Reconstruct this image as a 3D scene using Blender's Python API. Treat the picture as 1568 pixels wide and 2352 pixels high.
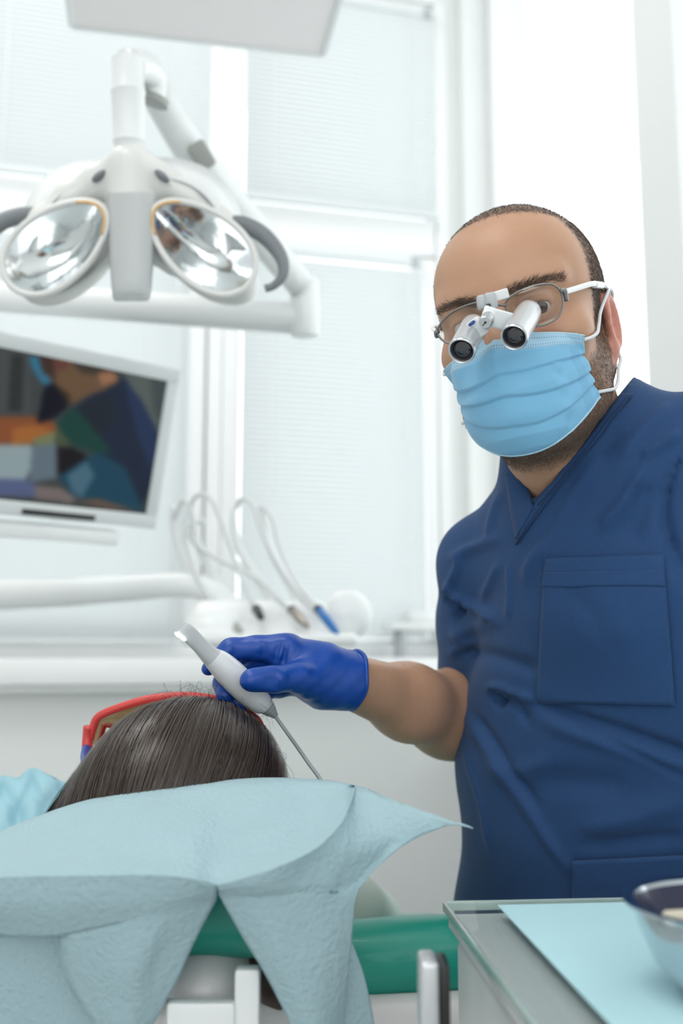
import bpy, bmesh, math, random
import numpy as np
from mathutils import Vector, Matrix
from mathutils.bvhtree import BVHTree

scene = bpy.context.scene
for o in list(bpy.data.objects):
    bpy.data.objects.remove(o, do_unlink=True)
col = scene.collection
random.seed(7)
rng = np.random.default_rng(7)
R = math.radians

# ------------------------------------------------------------------ camera
CAM = Vector((0.0, 0.0, 1.20))
PITCH = R(8.0)
LENS, SENS, IW, IH = 35.0, 36.0, 1568.0, 2352.0
F = LENS / SENS * IH
cd = bpy.data.cameras.new('camera')
cam = bpy.data.objects.new('camera', cd)
col.objects.link(cam)
cam.location = CAM
cam.rotation_euler = (math.pi / 2 + PITCH, 0, 0)
cd.sensor_fit = 'VERTICAL'
cd.sensor_height = SENS
cd.sensor_width = 24.0
cd.lens = LENS
cd.clip_start = 0.02
cd.dof.use_dof = True
cd.dof.focus_distance = 0.90
cd.dof.aperture_fstop = 3.5
scene.camera = cam

# ------------------------------------------------------------------ world, fill lights, exposure
w = bpy.data.worlds.new('daylight')
scene.world = w
w.use_nodes = True
wn = w.node_tree.nodes['Background']
wn.inputs[0].default_value = (0.985, 0.992, 0.995, 1)
wn.inputs[1].default_value = 1.9

def area(name, loc, rot, sx, sy, power, color=(1, 1, 1)):
    l = bpy.data.lights.new(name, 'AREA')
    l.shape = 'RECTANGLE'
    l.size, l.size_y = sx, sy
    l.energy = power
    l.color = color
    o = bpy.data.objects.new(name, l)
    o.location, o.rotation_euler = loc, rot
    col.objects.link(o)
    return o
area('overhead_fill_light', (-0.9, -0.1, 4.10), (0, 0, R(14)), 1.2, 1.2, 26, (1.0, 0.97, 0.93))  # added overhead fill for shaping, no fixture behind it
area('overhead_fill_light', (-1.2, 1.9, 4.10), (0, 0, R(14)), 1.2, 0.6, 20, (1.0, 0.98, 0.95))  # second added fill, further into the room
scene.view_settings.view_transform = 'Standard'
scene.view_settings.look = 'None'
scene.view_settings.gamma = 1.0
scene.view_settings.use_curve_mapping = False
scene.view_settings.exposure = 0.22

# ------------------------------------------------------------------ pixel helpers
FWD = Vector((0, math.cos(PITCH), math.sin(PITCH)))
UPV = Vector((0, -math.sin(PITCH), math.cos(PITCH)))
RGT = Vector((1, 0, 0))
def ray(px, py):
    return FWD + RGT * ((px - IW / 2) / F) + UPV * ((IH / 2 - py) / F)
def P(px, py, d):
    return CAM + ray(px, py) * d
def PP(seq):
    return [P(*s) for s in seq]
def project(V):
    V = np.asarray(V, float) - np.array(CAM)
    d = V @ np.array(FWD)
    return np.stack([IW / 2 + F * (V @ np.array(RGT)) / d, IH / 2 - F * (V @ np.array(UPV)) / d, d], 1)

# ------------------------------------------------------------------ object helpers
def link(name, me, mat=None, parent=None):
    o = bpy.data.objects.new(name, me)
    col.objects.link(o)
    if mat is not None and me is not None and len(me.materials) == 0:
        me.materials.append(mat)
    if parent is not None:
        o.parent = parent
        o.matrix_parent_inverse = parent.matrix_world.inverted()
    return o
def tag(o, label=None, cat=None, group=None, kind=None):
    if label: o['label'] = label
    if cat: o['category'] = cat
    if group: o['group'] = group
    if kind: o['kind'] = kind
    return o
def thing(name, label, cat, loc=(0, 0, 0), group=None):
    o = bpy.data.objects.new(name, None)
    o.empty_display_size = 0.03
    o.location = loc
    o.matrix_world = Matrix.Translation(Vector(loc))
    col.objects.link(o)
    return tag(o, label, cat, group)
def mesh(name, V, Fc, smooth=True):
    me = bpy.data.meshes.new(name)
    V = [tuple(v) for v in V]
    me.from_pydata(V, [], [tuple(f) for f in Fc])
    me.validate()
    if smooth:
        me.polygons.foreach_set('use_smooth', [True] * len(me.polygons))
    me.update()
    return me
def npmesh(name, V, Q, smooth=True):
    """fast quad mesh from numpy arrays"""
    me = bpy.data.meshes.new(name)
    V = np.ascontiguousarray(V, np.float32)
    Q = np.ascontiguousarray(Q, np.int32)
    n = Q.shape[1]
    me.vertices.add(len(V))
    me.vertices.foreach_set('co', V.ravel())
    me.loops.add(Q.size)
    me.loops.foreach_set('vertex_index', Q.ravel())
    me.polygons.add(len(Q))
    me.polygons.foreach_set('loop_start', np.arange(0, Q.size, n, dtype=np.int32))
    me.polygons.foreach_set('loop_total', np.full(len(Q), n, np.int32))
    me.polygons.foreach_set('use_smooth', np.full(len(Q), smooth))
    me.update(calc_edges=True)
    return me
def attr(me, name, vals):
    a = me.attributes.new(name, 'FLOAT', 'POINT')
    a.data.foreach_set('value', np.ascontiguousarray(vals, np.float32))
def bm_mesh(name, bm, smooth=True, angle=40):
    me = bpy.data.meshes.new(name)
    bmesh.ops.recalc_face_normals(bm, faces=bm.faces)
    bm.to_mesh(me)
    bm.free()
    if smooth:
        me.polygons.foreach_set('use_smooth', [True] * len(me.polygons))
        try:
            me.set_sharp_from_angle(angle=R(angle))
        except Exception:
            pass
    me.update()
    return me
def box_me(name, sx, sy, sz, bev=0.0, seg=2, M=None):
    bm = bmesh.new()
    bmesh.ops.create_cube(bm, size=1.0)
    bmesh.ops.scale(bm, vec=(sx, sy, sz), verts=bm.verts)
    if bev > 0:
        bmesh.ops.bevel(bm, geom=bm.edges[:], offset=bev, segments=seg, affect='EDGES', profile=0.5)
    if M is not None:
        bmesh.ops.transform(bm, matrix=M, verts=bm.verts)
    return bm_mesh(name, bm)
def frame(o, x, y, z):
    m = Matrix.Identity(4)
    for i, a in enumerate((x, y, z)):
        for j in range(3):
            m[j][i] = a[j]
    for j in range(3):
        m[j][3] = o[j]
    return m
def catmull(pts, n=8, closed=False):
    pts = [np.array(p, float) for p in pts]
    out = []
    N = len(pts)
    rng_ = range(N) if closed else range(N - 1)
    for i in rng_:
        if closed:
            p0, p1, p2, p3 = pts[i - 1], pts[i], pts[(i + 1) % N], pts[(i + 2) % N]
        else:
            p1, p2 = pts[i], pts[i + 1]
            p0 = pts[i - 1] if i > 0 else 2 * p1 - p2
            p3 = pts[i + 2] if i + 2 < N else 2 * p2 - p1
        for k in range(n):
            t = k / n
            out.append(0.5 * ((2 * p1) + (-p0 + p2) * t + (2 * p0 - 5 * p1 + 4 * p2 - p3) * t * t + (-p0 + 3 * p1 - 3 * p2 + p3) * t ** 3))
    if not closed:
        out.append(pts[-1])
    return out
def tube_me(name, pts, rad, seg=12, closed=False, cap=True, flat=None):
    """tube along points; rad number or list; flat=(axis vector, factor) squashes"""
    pts = [Vector(p) for p in pts]
    n = len(pts)
    rads = rad if hasattr(rad, '__len__') else [rad] * n
    V, Fc = [], []
    prev = None
    for i, p in enumerate(pts):
        a = pts[i - 1] if (i > 0 or closed) else p
        b = pts[(i + 1) % n] if (i < n - 1 or closed) else p
        t = (b - a).normalized()
        if prev is None:
            h = Vector((0, 0, 1)) if abs(t.z) < 0.9 else Vector((1, 0, 0))
            u = t.cross(h).normalized()
        else:
            u = (prev - t * prev.dot(t)).normalized()
        prev = u
        v = t.cross(u)
        for k in range(seg):
            an = 2 * math.pi * k / seg
            V.append(p + (u * math.cos(an) + v * math.sin(an)) * rads[i])
    m = n if closed else n - 1
    for i in range(m):
        for k in range(seg):
            a, b = i * seg + k, i * seg + (k + 1) % seg
            c, d = ((i + 1) % n) * seg + (k + 1) % seg, ((i + 1) % n) * seg + k
            Fc.append((a, b, c, d))
    if cap and not closed:
        V.append(pts[0]); V.append(pts[-1])
        a, b = len(V) - 2, len(V) - 1
        for k in range(seg):
            Fc.append((a, (k + 1) % seg, k))
            Fc.append((b, (n - 1) * seg + k, (n - 1) * seg + (k + 1) % seg))
    return mesh(name, V, Fc)
def lathe_me(name, prof, A, B, seg=40, ends=True):
    """profile [(t, r)] along A->B; t in units of |AB|"""
    A, B = Vector(A), Vector(B)
    ax = B - A
    t = ax.normalized()
    h = Vector((0, 0, 1)) if abs(t.z) < 0.9 else Vector((1, 0, 0))
    u = t.cross(h).normalized()
    v = t.cross(u)
    V, Fc = [], []
    for (s, r) in prof:
        for k in range(seg):
            an = 2 * math.pi * k / seg
            V.append(A + ax * s + (u * math.cos(an) + v * math.sin(an)) * r)
    for i in range(len(prof) - 1):
        for k in range(seg):
            Fc.append((i * seg + k, i * seg + (k + 1) % seg, (i + 1) * seg + (k + 1) % seg, (i + 1) * seg + k))
    bm = bmesh.new()
    vs = [bm.verts.new(p) for p in V]
    for f in Fc:
        bm.faces.new([vs[i] for i in f])
    if ends:
        for i in (0, len(prof) - 1):
            if prof[i][1] > 1e-6:
                bm.faces.new([vs[i * seg + k] for k in range(seg)])
    bmesh.ops.remove_doubles(bm, verts=bm.verts, dist=1e-6)
    return bm_mesh(name, bm, angle=50)
def solid(o, th, off=-1.0):
    m = o.modifiers.new('thickness', 'SOLIDIFY')
    m.thickness = th
    m.offset = off
    return o
def grid_me(name, G, smooth=True, sub=1):
    """G rows x cols x 3, catmull-subdivided in both directions by sub"""
    G = np.array([[tuple(p) for p in r] for r in G], float)
    if sub > 1:
        rows = [np.array(catmull(list(r), sub)) for r in G]
        G = np.array(rows)
        G = np.stack([np.array(catmull(list(G[:, j]), sub)) for j in range(G.shape[1])], 1)
    nr, nc = G.shape[:2]
    i = np.arange(nr * nc).reshape(nr, nc)
    Q = np.stack([i[:-1, :-1], i[:-1, 1:], i[1:, 1:], i[1:, :-1]], -1).reshape(-1, 4)
    return npmesh(name, G.reshape(-1, 3), Q, smooth), G

# ------------------------------------------------------------------ implicit surfaces (smooth unions meshed as one skin)
class Field:
    def __init__(s, xs, ys, zs):
        s.ax = [np.asarray(a, np.float32) for a in (xs, ys, zs)]
        s.D = np.full([len(a) for a in s.ax], 1.0, np.float32)
    def sub(s, lo, hi):
        sl = []
        for a, l, h in zip(s.ax, lo, hi):
            i0 = max(0, int(np.searchsorted(a, l)) - 3)
            i1 = min(len(a), int(np.searchsorted(a, h)) + 3)
            sl.append(slice(i0, max(i1, i0)))
        return tuple(sl)
    def _op(s, lo, hi, fn, k, mode):
        sl = s.sub(np.array(lo) - k - 0.012, np.array(hi) + k + 0.012)
        if any(q.stop <= q.start for q in sl):
            return
        X = s.ax[0][sl[0]][:, None, None]
        Y = s.ax[1][sl[1]][None, :, None]
        Z = s.ax[2][sl[2]][None, None, :]
        b = fn(X, Y, Z).astype(np.float32)
        a = s.D[sl]
        if mode == 'sub':
            a, b = -a, b
        k = max(k, 1e-5)
        h = np.maximum(k - np.abs(a - b), 0) / k
        m = np.minimum(a, b) - h * h * k * 0.25
        s.D[sl] = -m if mode == 'sub' else m
    def cone(s, A, B, ra, rb, k=0.01, mode='add'):
        A, B = np.array(A, float), np.array(B, float)
        ba = B - A
        L = float(ba @ ba) + 1e-12
        def fn(X, Y, Z):
            px, py, pz = X - A[0], Y - A[1], Z - A[2]
            t = np.clip((px * ba[0] + py * ba[1] + pz * ba[2]) / L, 0, 1)
            return np.sqrt((px - t * ba[0]) ** 2 + (py - t * ba[1]) ** 2 + (pz - t * ba[2]) ** 2) - (ra + (rb - ra) * t)
        r = max(ra, rb)
        s._op(np.minimum(A, B) - r, np.maximum(A, B) + r, fn, k, mode)
    def chain(s, pts, k=0.006, mode='add', dr=0.0):
        for a, b in zip(pts[:-1], pts[1:]):
            s.cone(a[0], b[0], a[1] + dr, b[1] + dr, k, mode)
    def ell(s, C, r, ax=None, k=0.01, mode='add'):
        C = np.array(C, float)
        r = np.array(r, float)
        A = np.eye(3) if ax is None else np.array([list(a) for a in ax], float)
        def fn(X, Y, Z):
            px, py, pz = X - C[0], Y - C[1], Z - C[2]
            q = [px * A[i, 0] + py * A[i, 1] + pz * A[i, 2] for i in range(3)]
            k0 = np.sqrt(sum((q[i] / r[i]) ** 2 for i in range(3)))
            k1 = np.sqrt(sum((q[i] / r[i] ** 2) ** 2 for i in range(3))) + 1e-9
            return k0 * (k0 - 1) / k1
        e = np.sqrt(((A * r[:, None]) ** 2).sum(0))
        s._op(C - e, C + e, fn, k, mode)
    def box(s, C, h, ax=None, rnd=0.01, k=0.005, mode='add'):
        C = np.array(C, float)
        h = np.array(h, float)
        A = np.eye(3) if ax is None else np.array([list(a) for a in ax], float)
        def fn(X, Y, Z):
            px, py, pz = X - C[0], Y - C[1], Z - C[2]
            q = [np.abs(px * A[i, 0] + py * A[i, 1] + pz * A[i, 2]) - (h[i] - rnd) for i in range(3)]
            o = np.sqrt(sum(np.maximum(c, 0) ** 2 for c in q))
            return o + np.minimum(np.maximum(np.maximum(q[0], q[1]), q[2]), 0) - rnd
        e = np.abs(A * h[:, None]).sum(0)
        s._op(C - e, C + e, fn, k, mode)
    def cut(s, fn, k=0.002):
        """intersect with the region fn<0 everywhere"""
        b = fn(s.ax[0][:, None, None], s.ax[1][None, :, None], s.ax[2][None, None, :]).astype(np.float32)
        s.D = np.maximum(s.D, b)
    def build(s, smooth=2):
        D = s.D
        ins = D < 0
        nx, ny, nz = D.shape
        c = np.zeros((nx - 1, ny - 1, nz - 1), np.int8)
        for i in (0, 1):
            for j in (0, 1):
                for k in (0, 1):
                    c += ins[i:nx - 1 + i, j:ny - 1 + j, k:nz - 1 + k]
        act = np.argwhere((c > 0) & (c < 8))
        idx = np.full(c.shape, -1, np.int64)
        idx[act[:, 0], act[:, 1], act[:, 2]] = np.arange(len(act))
        acc = np.zeros((len(act), 3))
        cnt = np.zeros(len(act))
        ax = s.ax
        for d in range(3):
            o = [e for e in range(3) if e != d]
            for i in (0, 1):
                for j in (0, 1):
                    a = act.copy(); a[:, o[0]] += i; a[:, o[1]] += j
                    b = a.copy(); b[:, d] += 1
                    da, db = D[a[:, 0], a[:, 1], a[:, 2]], D[b[:, 0], b[:, 1], b[:, 2]]
                    m = (da < 0) != (db < 0)
                    t = da[m] / (da[m] - db[m])
                    p = np.stack([ax[e][a[m, e]] for e in range(3)], 1).astype(float)
                    p[:, d] += t * (ax[d][b[m, d]] - ax[d][a[m, d]])
                    acc[m] += p
                    cnt[m] += 1
        V = acc / cnt[:, None]
        Q = []
        for d in range(3):
            o = [(d + 1) % 3, (d + 2) % 3]
            s0 = [slice(None)] * 3; s0[d] = slice(0, D.shape[d] - 1)
            s1 = [slice(None)] * 3; s1[d] = slice(1, D.shape[d])
            ch = ins[tuple(s0)] != ins[tuple(s1)]
            e = np.argwhere(ch)
            ok = (e[:, o[0]] > 0) & (e[:, o[1]] > 0) & (e[:, o[0]] < D.shape[o[0]] - 1) & (e[:, o[1]] < D.shape[o[1]] - 1)
            e = e[ok]
            f = ins[e[:, 0], e[:, 1], e[:, 2]]
            q = []
            for (u, v) in ((-1, -1), (0, -1), (0, 0), (-1, 0)):
                g = e.copy(); g[:, o[0]] += u; g[:, o[1]] += v
                q.append(idx[g[:, 0], g[:, 1], g[:, 2]])
            q = np.stack(q, 1)
            q[~f] = q[~f][:, ::-1]
            Q.append(q)
        Q = np.concatenate(Q)
        Q = Q[(Q >= 0).all(1)]
        E = np.concatenate([Q[:, [0, 1]], Q[:, [1, 2]], Q[:, [2, 3]], Q[:, [3, 0]]])
        deg = np.bincount(E.ravel(), minlength=len(V)).astype(float)
        for it in range(smooth):
            S = np.zeros_like(V)
            for d in range(3):
                S[:, d] = np.bincount(E[:, 0], V[E[:, 1], d], len(V)) + np.bincount(E[:, 1], V[E[:, 0], d], len(V))
            S /= np.maximum(deg, 1)[:, None]
            V = V + (0.5 if it % 2 == 0 else -0.36) * (S - V) if smooth > 3 else V + 0.5 * (S - V)
        return V, Q
def axis(lo, hi, st):
    return np.arange(lo, hi + st, st)
def vnormals(V, Q):
    n = np.cross(V[Q[:, 2]] - V[Q[:, 0]], V[Q[:, 3]] - V[Q[:, 1]])
    N = np.zeros_like(V)
    for c in range(Q.shape[1]):
        for d in range(3):
            N[:, d] += np.bincount(Q[:, c], n[:, d], len(V))
    return N / (np.linalg.norm(N, axis=1)[:, None] + 1e-12)
def ribbons(name, Pth, Nrm, width, taper=0.15):
    """hair strands as ribbons. Pth, Nrm: N x K x 3, width: N"""
    N, K = Pth.shape[:2]
    T = np.gradient(Pth, axis=1)
    S = np.cross(T, Nrm)
    S /= np.linalg.norm(S, axis=2)[:, :, None] + 1e-12
    tp = np.linspace(1, taper, K)[None, :, None]
    W = width[:, None, None] * tp * 0.5
    V = np.stack([Pth - S * W, Pth + S * W], 2).reshape(-1, 3)
    i = np.arange(N * K).reshape(N, K) * 2
    a, b = i[:, :-1].ravel(), i[:, 1:].ravel()
    return npmesh(name, V, np.stack([a, a + 1, b + 1, b], 1))

# ------------------------------------------------------------------ materials
def mat(name, color=(0.8, 0.8, 0.8), rough=0.5, metal=0.0, noise=0.0, nscale=20.0, bump=0.0, bscale=60.0, bdist=0.002,
        spec=0.5, sheen=0.0, coat=0.0, sss=0.0, sssr=(1, 0.3, 0.15), trans=0.0, alpha=1.0, emit=None, estr=1.0, coords='Object'):
    m = bpy.data.materials.new(name)
    m.use_nodes = True
    nt = m.node_tree
    b = nt.nodes['Principled BSDF']
    b.inputs['Base Color'].default_value = (*color, 1)
    b.inputs['Roughness'].default_value = rough
    b.inputs['Metallic'].default_value = metal
    b.inputs['Specular IOR Level'].default_value = spec
    b.inputs['Sheen Weight'].default_value = sheen
    b.inputs['Coat Weight'].default_value = coat
    if sss:
        b.inputs['Subsurface Weight'].default_value = sss
        b.inputs['Subsurface Radius'].default_value = sssr
        b.inputs['Subsurface Scale'].default_value = 0.006
    if trans: b.inputs['Transmission Weight'].default_value = trans
    if alpha < 1: b.inputs['Alpha'].default_value = alpha
    if emit:
        b.inputs['Emission Color'].default_value = (*emit, 1)
        b.inputs['Emission Strength'].default_value = estr
    tc = nt.nodes.new('ShaderNodeTexCoord')
    if noise > 0:
        n = nt.nodes.new('ShaderNodeTexNoise')
        n.inputs['Scale'].default_value = nscale
        n.inputs['Detail'].default_value = 5
        nt.links.new(tc.outputs[coords], n.inputs['Vector'])
        mx = nt.nodes.new('ShaderNodeMix'); mx.data_type = 'RGBA'
        nt.links.new(n.outputs['Fac'], mx.inputs['Factor'])
        mx.inputs['A'].default_value = (*[max(0, c * (1 - noise)) for c in color], 1)
        mx.inputs['B'].default_value = (*[min(1, c * (1 + noise)) for c in color], 1)
        nt.links.new(mx.outputs['Result'], b.inputs['Base Color'])
    if bump > 0:
        n2 = nt.nodes.new('ShaderNodeTexNoise')
        n2.inputs['Scale'].default_value = bscale
        n2.inputs['Detail'].default_value = 4
        nt.links.new(tc.outputs[coords], n2.inputs['Vector'])
        bp = nt.nodes.new('ShaderNodeBump')
        bp.inputs['Strength'].default_value = bump
        bp.inputs['Distance'].default_value = bdist
        nt.links.new(n2.outputs['Fac'], bp.inputs['Height'])
        nt.links.new(bp.outputs['Normal'], b.inputs['Normal'])
    return m
def translucent(m, color, fac):
    nt = m.node_tree
    b = nt.nodes['Principled BSDF']
    out = nt.nodes['Material Output']
    t = nt.nodes.new('ShaderNodeBsdfTranslucent')
    t.inputs['Color'].default_value = (*color, 1)
    x = nt.nodes.new('ShaderNodeMixShader')
    x.inputs[0].default_value = fac
    nt.links.new(b.outputs[0], x.inputs[1])
    nt.links.new(t.outputs[0], x.inputs[2])
    nt.links.new(x.outputs[0], out.inputs[0])
    return m
def clear(name, tint=(1, 1, 1), gloss=0.08, rough=0.02):
    m = bpy.data.materials.new(name)
    m.use_nodes = True
    nt = m.node_tree
    nt.nodes.remove(nt.nodes['Principled BSDF'])
    t = nt.nodes.new('ShaderNodeBsdfTransparent'); t.inputs[0].default_value = (*tint, 1)
    g = nt.nodes.new('ShaderNodeBsdfGlossy'); g.inputs['Roughness'].default_value = rough
    x = nt.nodes.new('ShaderNodeMixShader'); x.inputs[0].default_value = gloss
    nt.links.new(t.outputs[0], x.inputs[1]); nt.links.new(g.outputs[0], x.inputs[2])
    nt.links.new(x.outputs[0], nt.nodes['Material Output'].inputs[0])
    return m
M = {}
M['wall'] = mat('wall_paint', (0.80, 0.825, 0.82), 0.7, noise=0.02, nscale=4, bump=0.08, bscale=140)
M['floor'] = mat('floor_vinyl', (0.55, 0.56, 0.56), 0.35, noise=0.06, nscale=8)
M['ceiling'] = mat('ceiling_paint', (0.84, 0.85, 0.85), 0.8, noise=0.02)
M['frame'] = mat('window_frame_plastic', (0.86, 0.875, 0.88), 0.35, noise=0.015, nscale=6)
M['slat'] = translucent(mat('blind_slat', (0.86, 0.885, 0.89), 0.45, noise=0.02, nscale=3), (0.91, 0.93, 0.935), 0.5)
M['blindrail'] = mat('blind_rail', (0.70, 0.74, 0.75), 0.4, noise=0.02)
M['pane'] = clear('window_glass', (0.97, 0.985, 0.985), 0.05)
M['plastic'] = mat('white_plastic', (0.82, 0.85, 0.85), 0.28, noise=0.015, nscale=12, coat=0.2)
M['shell'] = mat('lamp_shell_plastic', (0.74, 0.75, 0.73), 0.3, noise=0.02, nscale=15, coat=0.2)
M['tongue'] = mat('lamp_matte_plastic', (0.52, 0.55, 0.55), 0.45, noise=0.02, nscale=20)
M['mirror'] = mat('lamp_reflector', (0.80, 0.83, 0.84), 0.09, metal=1.0, bump=0.22, bscale=34, bdist=0.006)
M['greyrub'] = mat('grey_rubber', (0.20, 0.22, 0.235), 0.5, noise=0.05, nscale=40)
M['greycap'] = mat('grey_green_plastic', (0.36, 0.38, 0.36), 0.45, noise=0.04)
M['amber'] = mat('amber_trim', (0.72, 0.46, 0.18), 0.35, noise=0.05)
M['black'] = mat('black_plastic', (0.012, 0.013, 0.014), 0.35, noise=0.1)
M['steel'] = mat('brushed_steel', (0.62, 0.64, 0.66), 0.25, metal=1.0, noise=0.04, nscale=60)
M['teal'] = mat('teal_upholstery', (0.0, 0.30, 0.225), 0.38, noise=0.05, nscale=30, bump=0.15, bscale=420, bdist=0.0008, coat=0.15)
M['shellgrey'] = mat('chair_shell', (0.66, 0.66, 0.66), 0.4, noise=0.03, nscale=14)
M['towel'] = translucent(mat('paper_towel', (0.43, 0.61, 0.665), 0.85, noise=0.04, nscale=30, bump=0.7, bscale=240, bdist=0.0035), (0.45, 0.66, 0.72), 0.15)
M['bib'] = translucent(mat('paper_bib', (0.45, 0.72, 0.80), 0.8, noise=0.04, nscale=30, bump=0.5, bscale=200), (0.5, 0.8, 0.9), 0.3)
M['glove'] = mat('nitrile_glove', (0.004, 0.058, 0.33), 0.36, noise=0.10, nscale=45, bump=0.18, bscale=190, bdist=0.0012, spec=0.45)
M['gown'] = mat('patient_shirt', (0.42, 0.50, 0.45), 0.85, noise=0.12, nscale=30, bump=0.3, bscale=90)
M['red'] = mat('red_plastic', (0.62, 0.055, 0.05), 0.38, noise=0.06, nscale=40)
M['bluepl'] = mat('blue_plastic', (0.012, 0.06, 0.30), 0.35, noise=0.05)
M['brass'] = mat('brass', (0.7, 0.5, 0.2), 0.3, metal=1.0, noise=0.05)
M['amberlens'] = clear('amber_lens', (0.62, 0.50, 0.34), 0.10)
M['lens'] = clear('spectacle_lens', (0.88, 0.87, 0.85), 0.035)
M['silver'] = mat('silver_paint', (0.62, 0.64, 0.66), 0.30, metal=0.55, noise=0.03, nscale=60)
M['titan'] = mat('titanium_wire', (0.27, 0.265, 0.255), 0.35, metal=0.8, noise=0.05)
M['whitepl'] = mat('glossy_white_plastic', (0.80, 0.83, 0.84), 0.22, coat=0.3, noise=0.01)
M['greypl'] = mat('light_grey_plastic', (0.46, 0.49, 0.51), 0.35, noise=0.03)
M['opt'] = mat('coated_optic', (0.004, 0.004, 0.012), 0.06, coat=1.0, spec=0.8, noise=0.2, nscale=120)
M['optring'] = mat('optic_inner_ring', (0.02, 0.015, 0.03), 0.3, noise=0.1)
M['elastic'] = mat('white_elastic', (0.80, 0.82, 0.84), 0.8, noise=0.04, bump=0.4, bscale=900, bdist=0.0006)
M['cable'] = mat('grey_cable', (0.36, 0.40, 0.41), 0.5, noise=0.05)
M['scanner'] = mat('scanner_body', (0.74, 0.77, 0.79), 0.25, noise=0.02, nscale=50, coat=0.3)
M['scannertip'] = mat('scanner_tip_plastic', (0.50, 0.53, 0.55), 0.35, noise=0.02)
M['ledglow'] = mat('scanner_light', (0.9, 0.92, 0.9), 0.3, noise=0.02, emit=(1.0, 0.97, 0.9), estr=1.6)
M['blueprobe'] = mat('blue_handpiece', (0.02, 0.16, 0.45), 0.3, noise=0.05)
M['taupe'] = mat('metal_handpiece', (0.35, 0.32, 0.28), 0.3, metal=0.6, noise=0.05)
M['hose'] = mat('silicone_hose', (0.70, 0.73, 0.73), 0.5, noise=0.03)
M['padblue'] = mat('blue_tray_paper', (0.50, 0.77, 0.83), 0.6, noise=0.02, nscale=20, bump=0.1, bscale=300)
M['cartgrey'] = mat('cart_metal', (0.66, 0.68, 0.68), 0.38, noise=0.02, nscale=10)
M['cartglass'] = clear('cart_glass', (0.95, 0.975, 0.97), 0.10, 0.03)
M['glassedge'] = mat('glass_edge', (0.42, 0.53, 0.50), 0.15, noise=0.05, coat=0.5)
M['brownhair'] = mat('brown_hair', (0.035, 0.023, 0.016), 0.42, noise=0.4, nscale=180, spec=0.35)
M['flyhair'] = mat('fine_dark_hair', (0.05, 0.035, 0.028), 0.5, noise=0.3)
M['hair2'] = mat('short_brown_hair', (0.075, 0.046, 0.032), 0.55, noise=0.45, nscale=220)
M['beard'] = mat('beard_hair', (0.085, 0.052, 0.034), 0.6, noise=0.5, nscale=220)
M['eyewhite'] = mat('eye_white', (0.62, 0.57, 0.55), 0.15, coat=0.8, noise=0.05)
M['iris'] = mat('brown_iris', (0.045, 0.028, 0.02), 0.15, coat=0.9, noise=0.3, nscale=300)
M['pupil'] = mat('pupil', (0.003, 0.003, 0.003), 0.1, coat=1.0, noise=0.1)

# ================================================================== the room
YAW = R(14)
WU = Vector((math.cos(YAW), math.sin(YAW), 0))        # along the far wall, to the right
WN = Vector((math.sin(YAW), -math.cos(YAW), 0))       # out of the far wall, into the room
W0 = Vector((0, 3.2, 0))
def W(s, n, z):
    return W0 + WU * s + WN * n + Vector((0, 0, z))
WM = frame(W0, WU, -WN, Vector((0, 0, 1)))            # local (s, -n, z)
def wallpx(px, py, n=0.0):
    """pixel -> (s, z) on the plane n in front of the far wall"""
    r = ray(px, py)
    o = W0 + WN * n
    t = (o - CAM).dot(WN) / r.dot(WN)
    p = CAM + r * t - W0
    return p.dot(WU), p.z
def wbox(name, s0, s1, z0, z1, n0, n1, m, parent=None, bev=0.0, kind=None):
    me = box_me(name, s1 - s0, n1 - n0, z1 - z0, bev, 2, WM @ Matrix.Translation(((s0 + s1) / 2, -(n0 + n1) / 2, (z0 + z1) / 2)))
    o = link(name, me, m, parent)
    if kind: o['kind'] = kind
    return o
ST = 'structure'
S_CORNER = wallpx(1060, 700)[0]
sL0, sL1 = wallpx(-420, 700)[0], wallpx(487, 300)[0]        # left window
sM1 = wallpx(556, 300)[0]                                   # right window starts
sR1 = wallpx(1000, 400)[0]                                  # right window ends
zSill = wallpx(700, 1500, 0.0)[1]
zTr0, zTr1 = wallpx(850, 580)[1], wallpx(800, 478)[1]       # transom
zTop = wallpx(960, 4)[1]
CEIL = 4.15
def slab(name, c, sx, sy, sz, m):
    o = link(name, box_me(name, sx, sy, sz, 0, 1, Matrix.Translation(Vector(c))), m)
    o['kind'] = ST
    return o
link('floor', box_me('floor', 9, 9, 0.1, 0, 1, Matrix.Rotation(YAW, 4, 'Z') @ Matrix.Translation((-1.0, 0.6, -0.05))), M['floor'])['kind'] = ST
link('ceiling', box_me('ceiling', 9, 8.2, 0.1, 0, 1, Matrix.Rotation(YAW, 4, 'Z') @ Matrix.Translation((-1.0, 1.0, CEIL + 0.05))), M['ceiling'])['kind'] = ST
def wallgroup(name, pieces, m):
    bm = bmesh.new()
    for (s0, s1, z0, z1, n0, n1) in pieces:
        r = bmesh.ops.create_cube(bm, size=1.0)
        bmesh.ops.transform(bm, matrix=WM @ Matrix.Translation(((s0 + s1) / 2, -(n0 + n1) / 2, (z0 + z1) / 2)) @ Matrix.Diagonal((s1 - s0, n1 - n0, z1 - z0, 1)), verts=r['verts'])
    o = link(name, bm_mesh(name, bm, smooth=False), m)
    o['kind'] = ST
    return o
TH = 0.25
wallgroup('wall_far', [(-5.2, S_CORNER, 0, zSill - 0.06, -TH, 0), (-5.2, S_CORNER, zTop, CEIL, -TH, 0),
                       (-5.2, sL0, zSill - 0.06, zTop, -TH, 0), (sR1 + 0.045, S_CORNER, zSill - 0.06, zTop, -TH, 0)], M['wall'])
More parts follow.
